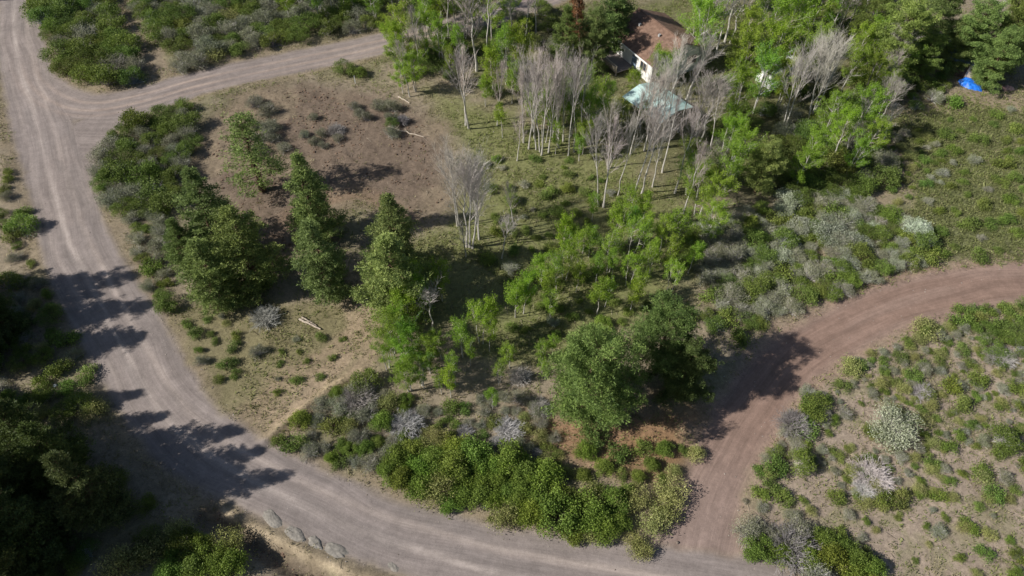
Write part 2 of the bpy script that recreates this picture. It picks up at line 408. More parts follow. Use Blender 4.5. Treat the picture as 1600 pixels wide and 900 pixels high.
def stem_path(rg, base, top, r, n=7, wob=0.12, k=6):
    t = np.linspace(0, 1, n)[:, None]
    P = base + (top - base) * t + rg.normal(size=(n, 3)) * wob * np.sin(t * math.pi) * [1, 1, 0.2]
    rad = r * (1 - 0.82 * t[:, 0] ** 0.9)
    rad[0] *= 1.35
    return P, rad, prisms(P[:-1], P[1:], rad[:-1], rad[1:], k)

def pine(seed, h, R, base=0.1, power=0.75, dome=False, puff=0.27, ncard=18, dens=1.0, mat='needle'):
    rg = np.random.default_rng(seed)
    P, rad, Qt = stem_path(rg, np.zeros(3) - [0, 0, .2], np.array([0.15, 0.1, h * 0.97]), 0.022 * h + 0.06, 9, 0.08)
    cs = []; br0 = []; br1 = []
    z = base * h
    while z < h * 0.99:
        zr = (z / h - base) / (1 - base)
        prof = (math.sqrt(max(0, 1 - (max(zr - .25, 0) / .78) ** 2)) * (0.8 + 0.2 * min(zr / .25, 1))) if dome else ((1 - zr) ** power * (0.72 + 0.28 * min(zr / .12, 1)))
        nb = max(3, int(round((8.5 if not dome else 7) * (0.5 + 0.5 * prof) * dens)))
        a0 = rg.uniform(0, 6.28)
        for i in range(nb):
            az = a0 + 6.283 * i / nb + rg.normal() * 0.28
            L = R * prof * rg.uniform(0.72, 1.12) * (0.85 + 0.3 * math.sin(2 * az + z * 1.3 + seed)) + 0.12
            el = math.radians(-8 + 48 * zr + rg.normal() * 7)
            o = np.array([0, 0, z + rg.uniform(-.12, .12)])
            d = np.array([math.cos(az) * math.cos(el), math.sin(az) * math.cos(el), math.sin(el)])
            side = np.array([-math.sin(az), math.cos(az), 0])
            tip = o + d * L + [0, 0, 0.10 * L]
            br0.append(o); br1.append(tip)
            n = max(2, int(L / 0.30 * dens))
            t = rg.uniform(0.28, 1.02, n * 3) ** 0.75
            t = t[: int(n * (2.3 if dome else 2.6))]
            spread = (1.05 - 0.45 * t) * min(L, 3.2) * 0.26
            c = o + np.outer(t * L, d) + np.outer(rg.normal(size=len(t)) * spread, side)
            c[:, 2] += 0.10 * L * t ** 2 + rg.normal(size=len(t)) * (0.10 if dome else .05)
            cs.append(c)
        z += rg.uniform(0.24, 0.44) * 1.25
    c = np.concatenate(cs); n = len(c)
    tt = rg.uniform(0.15, 0.85, n)
    cc = np.repeat(c, ncard, 0); d = rdir(rg, n * ncard); d[:, 2] = np.abs(d[:, 2]) * 0.9 - 0.15; d = unit(d)
    rr = puff * rg.uniform(0.5, 1.25, n * ncard)
    Q = cards(rg, cc + d * rr[:, None] * 0.85, unit(d + rdir(rg, n * ncard) * .5), rg.uniform(.13, .30, n * ncard), rg.uniform(0.04, 0.075, n * ncard))
    tint = np.repeat(tt, ncard) + rg.normal(size=n * ncard) * 0.16
    B0 = np.array(br0); B1 = np.array(br1)
    Qb = prisms(B0, B1, 0.035, 0.01, 3)
    crown = mesh_quads('pine_crown', np.concatenate([Q, Qb]), [M[mat], M['pine_bark']], np.concatenate([tint, np.full(len(Qb), .4)]), np.concatenate([np.zeros(len(Q)), np.ones(len(Qb))]))
    trunk = [mesh_quads('pine_trunk', Qt, M['pine_bark'])]
    return trunk, crown

def aspen(seed, h, R, leafy=True, stems=1, base=0.35, leaves=3600, twigs=1.0):
    rg = np.random.default_rng(seed)
    Qt = []; b0 = []; b1 = []; r0 = []; lc = []
    for s in range(stems):
        a = rg.uniform(0, 6.28); off = np.array([math.cos(a), math.sin(a), 0]) * (0.0 if stems == 1 else rg.uniform(.15, .5))
        hs = h * rg.uniform(0.82, 1.0)
        lean = np.array([rg.normal() * .035 * h, rg.normal() * .035 * h, 0]) + off * (1.1 if stems > 1 else 0)
        P, rad, q = stem_path(rg, off - [0, 0, .2], off + lean + [0, 0, hs], 0.009 * h + 0.025, 9, 0.07, 6); Qt.append(q)
        nb = int(26 * (1.3 if not leafy else 1) * twigs / (1 + 0.35 * (stems - 1)))
        for i in range(nb):
            t = base + (0.985 - base) * rg.uniform(0, 1) ** 0.85
            f = t * 8; k = min(int(f), 7); o = P[k] + (P[k+1] - P[k]) * (f - k)
            az = rg.uniform(0, 6.28); tr = (t - base) / (1 - base)
            prof = math.sin(math.pi * min(1, 0.22 + 0.80 * tr)) ** 0.7
            L = R * prof * rg.uniform(0.6, 1.15) + 0.25
            el = math.radians((57 if not leafy else 32) + 22 * tr + rg.normal() * 9)
            d = np.array([math.cos(az) * math.cos(el), math.sin(az) * math.cos(el), math.sin(el)])
            L2 = L / max(math.cos(el), .45)
            L2 = min(L2, (hs * 1.03 - o[2]) / max(math.sin(el), .2) + .3)
            e = o + d * L2 * 0.55 + rg.normal(size=3) * .05; tip = e + unit(d + [0, 0, .35]) * L2 * 0.5
            b0 += [o, e]; b1 += [e, tip]; r0 += [0.009 + 0.007 * L2, 0.009]
            m2 = int((9 if not leafy else 5) * (0.5 + L2 / 2))
            for j in range(m2):
                u = rg.uniform(0.25, 1.0); sp = o + (tip - o) * u
                d2 = unit(d + rdir(rg, 1)[0] * 0.75 + [0, 0, .35]); l2 = L2 * rg.uniform(.16, .36)
                b0.append(sp); b1.append(sp + d2 * l2); r0.append(0.009)
                if leafy: lc += [sp + d2 * l2 * .6, sp + d2 * l2]
                elif twigs > .5:
                    for q_ in range(3):
                        s3 = sp + d2 * l2 * rg.uniform(.3, 1); d3 = unit(d2 + rdir(rg, 1)[0] * .7 + [0, 0, .3])
                        b0.append(s3); b1.append(s3 + d3 * l2 * rg.uniform(.35, .75)); r0.append(0.0055)
    b0 = np.array(b0); b1 = np.array(b1); r0 = np.array(r0)
    Qb = prisms(b0, b1, r0, r0 * 0.55, 3)
    tb = np.tile(rg.uniform(0.15, 0.9, len(b0)), 3)
    trunk = [mesh_quads('aspen_trunk', q, M['white_bark']) for q in Qt]
    if leafy:
        lc = np.array(lc); n = int(leaves * 1.25); i = rg.integers(0, len(lc), n)
        c = lc[i] + rg.normal(size=(n, 3)) * 0.17
        ct = rg.uniform(.2, .8, len(lc))[i]
        Q = cards(rg, c, rdir(rg, n), rg.uniform(.08, .14, n), rg.uniform(.07, .115, n))
        crown = mesh_quads('aspen_crown', np.concatenate([Q, Qb]), [M['aspen_leaf'], M['twig']], np.concatenate([ct + rg.normal(size=n) * .18, tb]), np.concatenate([np.zeros(n), np.ones(len(Qb))]))
    else:
        crown = mesh_quads('bare_crown', Qb, M['twig'], tb)
    return trunk, crown

def shrub(seed, R, h, leaves, mat, leaf=(0.08, 0.15), lobes=14, upright=0.3, stem='brown_stem', twig_n=60, twig_r=0.012, ragged=0.13, thin=1.0):
    rg = np.random.default_rng(seed)
    L = []
    for i in range(lobes):
        a = rg.uniform(0, 6.28); r = R * math.sqrt(rg.uniform(0, 1)) * 0.78
        top = h * (1 - 0.55 * (r / R) ** 2) * rg.uniform(0.7, 1.05)
        lr = R * rg.uniform(0.15, 0.42)
        L.append((r * math.cos(a), r * math.sin(a), max(top - lr * .8, lr * 0.3), lr, rg.uniform(.2, .8)))
    L = np.array(L); wgt = L[:, 3] ** 2; i = rg.choice(len(L), leaves, p=wgt / wgt.sum())
    d = rdir(rg, leaves); d[:, 2] = np.where(d[:, 2] < -0.3, -d[:, 2], d[:, 2])
    rad = L[i, 3] * rg.uniform(0.55, 1.08, leaves) ** .6
    c = L[i, :3] + d * rad[:, None] * [1, 1, 0.85] + rg.normal(size=(leaves, 3)) * ragged
    c[:, 2] = np.maximum(c[:, 2], 0.03 + rg.uniform(0, .12, leaves))
    ld = unit(rdir(rg, leaves) + d * 0.5 + [0, 0, upright])
    Q = cards(rg, c, ld, rg.uniform(*leaf, leaves), rg.uniform(leaf[0] * .55, leaf[1] * .7, leaves) * thin)
    tint = L[i, 4] + rg.normal(size=leaves) * 0.2
    k = rg.integers(0, len(L), twig_n); e = L[k, :3] + rdir(rg, twig_n) * L[k, 3:4] * 1.15; e[:, 2] = np.abs(e[:, 2])
    s = np.stack([rg.normal(size=twig_n) * R * .15, rg.normal(size=twig_n) * R * .15, np.full(twig_n, -.05)], -1)
    Qb = prisms(s, e, twig_r * 1.6, twig_r * .6, 3)
    return mesh_quads('shrub', np.concatenate([Q, Qb]), [M[mat], M[stem]], np.concatenate([tint, rg.uniform(.1, .9, len(Qb))]), np.concatenate([np.zeros(len(Q)), np.ones(len(Qb))]))
def twig_bush(seed, R, h, n=420, mat='dead_twig'):
    rg = np.random.default_rng(seed)
    d = rdir(rg, n); d[:, 2] = np.abs(d[:, 2]) + .15; d = unit(d)
    o = rg.normal(size=(n, 3)) * R * .12; o[:, 2] = 0
    e = o + d * [R, R, h] * rg.uniform(.6, 1.05, (n, 1))
    m = (o + e) / 2 + rg.normal(size=(n, 3)) * R * .06
    k = n * 4; i = rg.integers(0, n, k); t = rg.uniform(.35, 1, (k, 1)); s = m[i] + (e[i] - m[i]) * t
    f = s + unit(d[i] + rdir(rg, k) * .8) * R * rg.uniform(.12, .3, (k, 1))
    Q = np.concatenate([prisms(o, m, .013, .010), prisms(m, e, .010, .006), prisms(s, f, .008, .005)])
    return mesh_quads('twig_bush', Q, M[mat], rg.uniform(0, 1, len(Q)))

V = {}
V['pine'] = [pine(11, 9, 2.7, base=.05, power=.7), pine(12, 9, 2.5, base=.05, power=.75), pine(13, 9, 3.0, base=.05, power=.6), pine(14, 9, 2.4, base=.06, power=.62)]
V['dome'] = [pine(21, 9.5, 4.0, base=.06, dome=True, puff=.42, ncard=46, dens=.72), pine(22, 9.5, 3.6, base=.15, dome=True, puff=.42, ncard=46, dens=.72)]
V['open'] = [pine(31, 9, 2.3, base=.15, power=.45, dens=.62, puff=.3, ncard=16)]
V['rust'] = [pine(35, 9, 1.8, base=.15, dens=.7, mat='dry_leaf')]
V['leafy'] = [aspen(41, 6, 1.0), aspen(42, 6, 1.2, stems=2), aspen(43, 6, 1.1), aspen(44, 6, 1.35, stems=2, leaves=5200), aspen(45, 6, .9, leaves=2600)]
V['bigleafy'] = [aspen(46, 9, 2.0, stems=2, leaves=8500, base=.25), aspen(47, 9, 2.2, stems=3, leaves=9500, base=.2), aspen(48, 9, 1.8, leaves=7000, base=.25)]
V['bare'] = [aspen(51, 10, 1.3, leafy=False, twigs=.75), aspen(52, 10, 1.5, leafy=False, stems=2, twigs=.95), aspen(53, 10, 1.2, leafy=False, base=.4, twigs=.75), aspen(54, 10, 1.4, leafy=False, base=.45, twigs=.7)]
V['barebroad'] = [aspen(55, 10, 2.4, leafy=False, stems=3, base=.3, twigs=.85), aspen(56, 10, 2.3, leafy=False, stems=2, base=.3, twigs=.8)]
V['green'] = [shrub(61 + i, 1.6, 1.7, 5200 - 500 * i, 'oak_leaf', (.07, .12 + .02 * i), lobes=14 + 4 * i, stem=('brown_stem', 'dead_twig')[i % 2], twig_n=60 + 90 * (i % 2)) for i in range(4)]
V['bright'] = [shrub(161 + i, 1.6, 1.6, 5600, 'bright_leaf', (.09, .16), lobes=20) for i in range(3)]
V['sage'] = [shrub(71 + i, 1.4, 1.3, 4200, 'sage_leaf', (0.07, .13), lobes=16, upright=.6, stem='dead_twig', twig_n=220, thin=.55) for i in range(3)]
V['rabbit'] = [shrub(81 + i, 1.0, 0.9, 2600, 'rabbit_leaf', (0.07, .13), lobes=20, upright=1.0, twig_n=60, thin=.7) for i in range(3)]
V['white'] = [shrub(91 + i, 1.8, 1.7, 5200, 'blossom', (0.07, .14), lobes=22, upright=.6, stem='dead_twig', twig_n=160) for i in range(2)]
V['small'] = [shrub(101 + i, 0.9, 0.7, 1500, 'oak_leaf', (0.07, .13), lobes=9, twig_n=25) for i in range(4)]
V['dead'] = [twig_bush(111 + i, 1.2, 1.1) for i in range(3)]

TREE = {'pine', 'dome', 'open', 'rust', 'leafy', 'bigleafy', 'bare', 'barebroad'}
SIZE = {'pine': (9, 2.7), 'dome': (9.5, 3.9), 'open': (9, 2.3), 'rust': (9, 1.8), 'leafy': (6, 1.15), 'bigleafy': (9, 2.0), 'bare': (10, 1.4), 'barebroad': (10, 2.4),
        'green': (1.7, 1.6), 'bright': (1.6, 1.6), 'sage': (1.3, 1.4), 'rabbit': (.9, 1.0), 'white': (1.7, 1.8), 'small': (.7, .9), 'dead': (1.1, 1.2)}
NAME = {'pine': 'pine_tree', 'dome': 'pine_tree', 'open': 'pine_tree', 'rust': 'dead_pine_tree', 'leafy': 'aspen_tree', 'bigleafy': 'aspen_tree', 'bare': 'bare_aspen_tree',
        'barebroad': 'bare_aspen_tree', 'green': 'green_bush', 'bright': 'leafy_bush', 'sage': 'sagebrush', 'rabbit': 'rabbitbrush', 'white': 'blossoming_bush', 'small': 'scrub_bush', 'dead': 'dead_bush'}
CAT = {'pine': 'pine tree', 'dome': 'pine tree', 'open': 'pine tree', 'rust': 'dead tree', 'leafy': 'aspen tree', 'bigleafy': 'aspen tree', 'bare': 'bare tree', 'barebroad': 'bare tree',
       'green': 'bush', 'bright': 'bush', 'sage': 'sagebrush', 'rabbit': 'bush', 'white': 'bush', 'small': 'bush', 'dead': 'dead bush'}
RG = np.random.default_rng(2024)
PLACED = []        # (root, kind, x, y)
def plant(kind, x, y, h=None, R=None, tone=1.0, lean=None, var=None, cluster=None, label=None):
    h0, r0 = SIZE[kind]; h = h or h0; R = R or r0 * h / h0
    v = V[kind][(var if var is not None else int(RG.integers(0, len(V[kind])))) % len(V[kind])]
    z = hz(x, y)
    s = R / r0; rz = RG.uniform(0, 6.28)
    jitter = RG.normal(size=3) * ([0.07, 0.04, 0.08] if kind in ('pine', 'dome', 'open', 'leafy', 'bigleafy', 'green', 'bright', 'small') else [.025, .02, .025]) + 1
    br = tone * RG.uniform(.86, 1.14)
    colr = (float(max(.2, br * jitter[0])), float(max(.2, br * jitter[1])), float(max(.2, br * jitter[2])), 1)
    ln = lean if lean is not None else ((RG.normal() * .035, RG.normal() * .035) if kind in TREE else (0, 0))
    if kind in TREE:
        o = bpy.data.objects.new(NAME[kind], None); COL.objects.link(o); o.empty_display_size = .3
        for tm in v[0]: link('trunk', tm, o)
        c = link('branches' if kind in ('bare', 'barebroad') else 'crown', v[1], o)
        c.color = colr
    else:
        o = link(NAME[kind], v); o.color = colr
    o.location = (x, y, z); o.scale = (s, s, h / h0)
    o.rotation_euler = (ln[0], ln[1], rz)
    o['category'] = CAT[kind]
    PLACED.append((o, kind, x, y, cluster, label, h))
    return o

LOOK = {'pine': 'conical green pine', 'dome': 'broad bushy pine', 'open': 'thin open-crowned pine', 'rust': 'rust-brown dead pine', 'leafy': 'slender leafy aspen',
        'bigleafy': 'tall leafy aspen', 'bare': 'bare white-trunked aspen', 'barebroad': 'broad bare aspen clump', 'green': 'rounded green bush', 'bright': 'bright green bush', 'sage': 'grey-green sagebrush',
        'rabbit': 'pale yellow-green bush', 'white': 'whitish blossoming bush', 'small': 'small low green bush', 'dead': 'dead grey twiggy bush'}
PLUR = {'pine': 'conical pines', 'dome': 'broad pines', 'open': 'open pines', 'rust': 'dead pines', 'leafy': 'slender leafy aspens', 'bigleafy': 'tall leafy aspens', 'bare': 'bare white aspens',
        'barebroad': 'bare aspen clumps', 'green': 'green bushes', 'bright': 'bright green bushes', 'sage': 'sagebrushes', 'rabbit': 'yellow-green bushes', 'white': 'blossoming bushes', 'small': 'small scrub bushes', 'dead': 'dead bushes'}

# ---- single trees: (kind, top pixel x, y, height, crown radius, tone, variant, label)
T = [
 ('pine', 290, 268, 10, 3.4, 1.2, 0, 'conical dark pine farthest back in the left pine row'),
 ('pine', 350, 332, 9.5, 3.4, 1.1, 2, 'wide dark pine on the right of the left group, shading brown dirt'),
 ('pine', 300, 378, 8, 3.2, 1.3, 3, 'short bushy pine at the foot of the left group'),
 ('pine', 262, 345, 6.0, 2.3, 1.0, 1, 'small pine on the road side of the left group'),
 ('pine', 464, 240, 10.8, 3.2, 1.15, 1, 'pointed pine on the brown dirt, back one of the middle pair'),
 ('pine', 484, 345, 9.5, 3.0, 1.3, 3, 'narrower front pine of the middle pair above the olive clearing'),
 ('pine', 602, 301, 10.5, 3.2, 1.25, 0, 'tall pointed pine left of the bare grey aspen clump'),
 ('pine', 600, 372, 9.2, 3.6, 1.35, 2, 'wide pine directly in front of the tall pointed right-hand pine'),
 ('open', 368, 180, 9.5, 3.4, 1.15, 0, 'thin see-through young pine on brown dirt behind the left group'),
 ('dome', 936, 536, 9.8, 3.75, 1.15, 0, 'huge broad pine in the middle of the wedge between the roads'),
 ('dome', 1052, 484, 8.8, 2.9, .8, 1, 'broad pine behind the huge one, shading the reddish road'),  # low tone: crown colour carries shade from the huge pine
 ('dome', 1082, 545, 6.5, 2.2, .6, 0, 'smaller shaded pine right of the two broad pines'),  # tone darkens the crown to stand for the shadow pool
 ('dome', 1206, 228, 6.0, 2.3, 1.5, 1, 'pale yellow-green rounded young pine in the right-hand thicket'),
 ('pine', 888, 12, 9, 2.6, .9, 0, 'dark pine directly left of the brown-roofed house'),
 ('dome', 932, 24, 8.0, 2.3, 1.0, 1, 'bushy pine touching the left end of the brown roof'),
 ('rust', 905, -25, 10, 2.0, 1.0, 0, 'rust-brown dead pine left of the house'),
 ('pine', 975, -60, 12, 3.2, 1.0, 1, 'tall dark pine directly behind the brown-roofed house'),
 ('dome', 1432, 14, 9.5, 3.4, 1.25, 0, 'broad pine above the rusty barrel'),
 ('dome', 1490, -22, 10, 3.2, 1.2, 1, 'broad pine directly behind the grey-roofed cabin'),
 ('dome', 1462, 58, 6.0, 2.2, 1.25, 1, 'lower broad pine in front, left of the grey-roofed cabin'),
 ('dome', 1615, 0, 9.5, 3.4, 1.1, 0, 'broad pine at the right edge behind the blue tarp'),
 ('dome', 1566, 88, 4.2, 1.7, 1.2, 0, 'bushy pine directly right of the blue tarp'),
 ('dome', 1545, 8, 9.0, 3.0, 1.2, 1, 'broad pine above the cabin roof, right of its neighbours'),
 ('dome', 1520, 40, 6.5, 2.4, 1.1, 0, 'pine hanging over the left half of the cabin roof'),
 ('dome', 1585, 50, 7.5, 2.6, 1.2, 1, 'pine at the right edge beside the cabin'),
 ('dome', 1390, -20, 9.0, 2.6, 1.0, 1, 'pine at the top edge left of the cabin pines'),
]
for k, x, y, h, R, tone, var, lab in T:
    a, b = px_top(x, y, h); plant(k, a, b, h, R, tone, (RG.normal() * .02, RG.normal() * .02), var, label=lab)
# pines at the shaded lower left corner and beyond the left edge (their shadows cross the road)
SHADEP = [(20, 892, 11, 3.2), (36, 806, 11, 3.2), (-60, 750, 11, 3.0), (40, 935, 9, 2.7), (-30, 910, 12, 3), (95, 735, 9.5, 2.8), (175, 800, 9, 2.6), (-150, 830, 12, 3.0),
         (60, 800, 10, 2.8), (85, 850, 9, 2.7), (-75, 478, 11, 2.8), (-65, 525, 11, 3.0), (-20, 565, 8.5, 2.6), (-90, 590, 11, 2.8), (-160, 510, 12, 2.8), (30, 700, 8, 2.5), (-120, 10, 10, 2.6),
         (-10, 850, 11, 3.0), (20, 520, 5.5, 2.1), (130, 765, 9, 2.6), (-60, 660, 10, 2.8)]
for x, y, h, R in SHADEP:
    a, b = px(x, y); plant('pine', a, b, h, R, .5, cluster='at the shaded left corner')  # low tone puts the corner's shade into the crown colour

# bare aspens by foot pixel: (kind, x, y, h, R, lean_x, cluster)
BA = [('bare', 733, 201, 10, 1.7, 'on the open grass'), ('bare', 728, 196, 9.5, 1.5, 'on the open grass'), ('bare', 777, 195, 8, 1.0, 'on the open grass'),
      ('bare', 657, 114, 8.5, 1.1, "at the side road's end"), ('bare', 640, 150, 7, 1.0, "at the side road's end")]
for x, y, h in ((826, 232, 9.5), (838, 236, 10.5), (846, 242, 10.5), (857, 238, 10), (869, 228, 10.5), (888, 242, 11), (897, 236, 10.5), (906, 226, 10), (818, 222, 8.5), (880, 220, 10.5), (835, 215, 10)):
    BA.append(('bare', x, y, h, 1.25, 'in the tall row'))
for x, y, h, R in ((733, 384, 10.5, 2.6), (716, 352, 9.5, 2.1), (748, 372, 9.5, 1.9)):
    BA.append(('barebroad', x, y, h, R, 'behind the pointed pines'))
BA += [('bare', 784, 402, 5.0, 1.0, 'mid-grass'), ('bare', 803, 352, 6.0, .9, 'mid-grass'), ('bare', 808, 250, 6, 1, 'mid-grass'), ('bare', 676, 515, 4.8, 1.2, 'by the pines'), ('bare', 728, 400, 4, 1.0, 'mid-grass')]
for x, y, h, R in ((935, 321, 10.5, 1.3), (943, 323, 10.5, 1.4), (966, 303, 10, 1.1), (988, 315, 10.5, 1.3), (1003, 300, 10, 1.5), (1020, 290, 9, 1.3), (950, 262, 8, 1.2), (1035, 268, 8.5, 1.3)):
    BA.append(('bare', x, y, h, R, 'below the teal roof'))
for x, y, h, R in ((1048, 165, 8.5, 1.7), (1072, 155, 8.5, 1.6), (1005, 190, 8, 1.3), (985, 240, 7, 1.2), (1012, 236, 9, 1.5), (1040, 222, 9.5, 1.5), (1060, 205, 8, 1.4)):
    BA.append(('bare', x, y, h, R, 'right below the teal roof'))
for x, y, h, R in ((1055, 299, 10, 1.4), (1068, 332, 8.5, 1.2), (1086, 228, 8.5, 1.6), (1110, 235, 8, 1.4), (1095, 98, 9.5, 1.7), (1118, 90, 10, 2.0), (1135, 70, 9, 1.9)):
    BA.append(('bare', x, y, h, R, 'right of the house'))
for x, y, h, R in ((1226, 196, 9, 2.3), (1262, 190, 10, 3.0), (1300, 70, 9.5, 2.2), (1322, 55, 10, 2.3), (1345, 72, 9, 2.0)):
    BA.append(('barebroad', x, y, h, R, 'in the right woods'))
for x, y, h, R in ((1370, 184, 5, 1.2), (1378, 128, 7, 1.3), (1368, 150, 6, 1.3), (1268, 40, 8, 1.4), (1400, 70, 8, 1.3), (1532, 62, 6, 1.0), (1380, 222, 4.5, 1.3), (1320, 245, 4, 1.2), (1330, 212, 6, 1.0)):
    BA.append(('bare', x, y, h, R, 'in the right woods'))
for x, y, h, R in ((745, 112, 10, 2.2), (760, 85, 9.5, 1.8), (822, 58, 9, 1.5), (838, 55, 9, 1.4), (800, 60, 8, 1.3), (700, 70, 8, 1.4), (540, 18, 7, 1.2), (520, 22, 7, 1), (725, 60, 8, 1.4)):
    BA.append(('bare', x, y, h, R, 'in the top woods'))
for k, x, y, h, R, cl in BA:
    a, b = px(x, y); right = max(0, (x - 1000) / 400)
    plant(k, a, b, h * (1.1 if k == 'bare' else .98), R * (.92 if k == 'bare' else .85), .9, (RG.normal() * .04, RG.normal() * .04 + .05 * right), None, cl)

# leafy aspens by foot pixel
LA = []
def la(pts, cl, kind='leafy', h=(4.5, 6.5)):
    for p in pts: LA.append((kind, p[0], p[1], p[2] if len(p) > 2 else RG.uniform(*h), cl))
la([(628, 118, 7), (640, 98, 7.5), (618, 100, 6), (650, 140, 5.5), (668, 92, 6.5), (630, 145, 4.5), (690, 100, 6), (672, 60, 7), (692, 58, 7), (728, 62, 6.5), (768, 66, 7), (795, 52, 6.5), (668, 44, 7), (748, 44, 7), (712, 40, 7)], "at the side road's end", 'bigleafy')
la([(770, 150, 7), (792, 130, 7), (800, 160, 6), (812, 120, 7), (720, 110, 6), (705, 130, 5), (785, 215, 4.5), (760, 165, 4)], 'left of the house')
la([(850, 222, 5.5), (868, 240, 4.5), (832, 205, 6), (895, 210, 6.5), (910, 240, 4.5), (862, 215, 6.5), (880, 195, 7), (925, 222, 7), (935, 200, 7), (915, 175, 6), (850, 185, 6.5), (905, 250, 3.5), (948, 178, 4.5)], 'behind the bare row')
la([(1040, 152, 6.5), (1022, 138, 5.5), (988, 152, 4), (968, 195, 3.5), (1000, 205, 4)], 'in front of the house')
la([(1092, 104, 9.5), (1075, 85, 8), (1110, 60, 8), (1100, 30, 8)], 'beside the brown roof', 'bigleafy')
la([(1155, 150, 9), (1140, 205, 8.5), (1178, 175, 8), (1190, 140, 9), (1205, 90, 9), (1150, 110, 8.5), (1220, 60, 8.5), (1240, 90, 8.5), (1260, 60, 8.5), (1180, 80, 8.5), (1255, 130, 8), (1290, 70, 8.5), (1215, 170, 7), (1130, 245, 6)], 'right of the house', 'bigleafy')
la([(1325, 120, 7), (1345, 160, 6.5), (1330, 215, 7), (1352, 110, 7), (1395, 130, 5.5), (1310, 150, 7), (1340, 250, 5.5), (1372, 165, 5), (1300, 250, 6.5), (1322, 275, 5), (1285, 230, 6.5)], "at the woods' right edge", 'bigleafy')
la([(1130, 300, 7), (1150, 280, 7), (1090, 335, 6), (1108, 345, 6.5), (1075, 300, 5.5), (1240, 300, 6), (1250, 275, 7), (1105, 380, 5)], 'below the right woods', 'bigleafy')
la([(879, 398, 6), (960, 385, 5.5), (975, 350, 5), (1000, 360, 5), (985, 400, 5), (950, 425, 5), (920, 400, 4.5), (905, 425, 5), (1030, 395, 5), (1048, 390, 5.5), (1015, 425, 4.5), (1040, 430, 5), (955, 440, 4.5), (860, 470, 4.5), (868, 455, 5), (1005, 385, 4.5), (925, 345, 4), (845, 445, 4)] + [(float(a_), float(b_), 4.2) for a_, b_ in zip(RG.uniform(870, 1080, 9), RG.uniform(350, 480, 9))], 'in the middle grove')
la([(805, 496, 5.5), (818, 490, 6), (933, 490, 5), (945, 478, 4), (985, 486, 4.5), (860, 500, 4), (900, 455, 4.5), (992, 468, 4)], 'in front of the grove')
la([(650, 480, 6), (665, 500, 5.5), (640, 505, 5), (690, 470, 5)], 'right of the wide pine')
la([(752, 535, 5), (772, 525, 5.5), (765, 548, 4.5), (722, 555, 4.5), (735, 570, 4), (780, 600, 3), (795, 575, 3)], 'left of the huge pine')
la([(705, 620, 4.5), (712, 600, 4.5), (770, 640, 3), (690, 615, 3.5)], 'above the roadside hedge')
la([(615, 555, 5), (632, 585, 5), (650, 560, 5), (640, 610, 4.5), (670, 580, 4.5), (605, 575, 4), (625, 535, 4.5), (660, 605, 4), (690, 560, 4)], 'beside the olive clearing', 'bigleafy')
la([(845, 570, 3), (862, 560, 3.2), (850, 590, 2.5)], 'touching the huge pine')
la([(470, 12, 7), (500, 30, 6.5), (455, 35, 6.5), (560, 20, 6.5), (590, 35, 6), (615, 25, 7), (530, 5, 7), (700, 20, 8), (660, 5, 8), (625, 5, 8), (1160, 20, 8), (1310, 10, 8), (1350, 15, 8)], 'along the top edge', 'bigleafy')
for k, x, y, h, cl in LA:
    a, b = px(x, y)
    plant(k, a, b, h, (.74 if k == 'leafy' else 1) * (SIZE[k][1] * h / SIZE[k][0]) * RG.uniform(.9, 1.15), .85 if 'olive' in cl else 1.0, None, None, cl)

# ---- shrub patches: polygon of pixels, mean spacing, kinds with weight, size range
_cells = []
def scatter(poly, spacing, mix, rr, cl, tone=1.0, seed=0, tries=9000, roadgap=0.5, cap=400, maxn=999):
    rg = np.random.default_rng(seed + 500)
    P = np.array([px(*p) for p in poly]); lo = P.min(0); hi = P.max(0)
    X = rg.uniform(lo[0], hi[0], tries); Y = rg.uniform(lo[1], hi[1], tries)
    ok = (poly_sd(poly, X, Y) > 0) & (clean_dist(X, Y) > roadgap)
    if 'tan field' in cl: ok &= rg.uniform(0, 1, tries) < .12 + sstep(.44, .60, fbm(X, Y, 4.5, 88, 3))
    ok &= (line_coords(PATH, X, Y)[0] > 1.9) & (line_coords(BERM, X, Y)[0] > .7)
    X = X[ok]; Y = Y[ok]
    kinds = list(mix); w = np.array([mix[k] for k in kinds], float); w /= w.sum()
    pts = []
    for x, y in zip(X, Y):
        r = rg.uniform(*rr)
        if all((x - q[0]) ** 2 + (y - q[1]) ** 2 > (spacing * (r + q[2]) / 2) ** 2 for q in pts):
            pts.append((x, y, r))
            if len(pts) >= maxn: break
    for x, y, r in pts:
        k = kinds[rg.choice(len(kinds), p=w)]
        h0, r0 = SIZE[k]
        plant(k, x, y, h0 * (r / r0) * rg.uniform(.8, 1.15), r, tone, None, None, cl)
    return pts
scatter([(62, 0), (190, 0), (205, 60), (232, 108), (215, 130), (120, 128), (78, 92)], 1.1, {'green': 8, 'sage': 1.5}, (1.5, 2.5), 'in the upper left corner thicket', 1.0, 1)
scatter([(195, -10), (335, -10), (335, 90), (292, 112), (262, 108), (240, 70)], 1.15, {'green': 4, 'sage': 5}, (1.4, 2.3), 'right of the footpath', 1.0, 2)
scatter([(335, -10), (600, -10), (590, 42), (480, 62), (380, 88), (335, 92)], 1.25, {'green': 5, 'sage': 4, 'rabbit': .8}, (1.3, 2.2), 'above the side road', 1.0, 3)
scatter([(150, 245), (200, 198), (290, 172), (312, 205), (300, 262), (262, 330), (215, 345), (170, 315)], 1.1, {'green': 7, 'sage': 4}, (1.2, 2.0), 'inside the gravel bend', 1.0, 4)
scatter([(205, 345), (265, 330), (250, 400), (270, 480), (245, 480), (222, 430)], 1.4, {'green': 4, 'sage': 3, 'small': 2}, (.7, 1.3), 'beside the left pines', 1.1, 5)
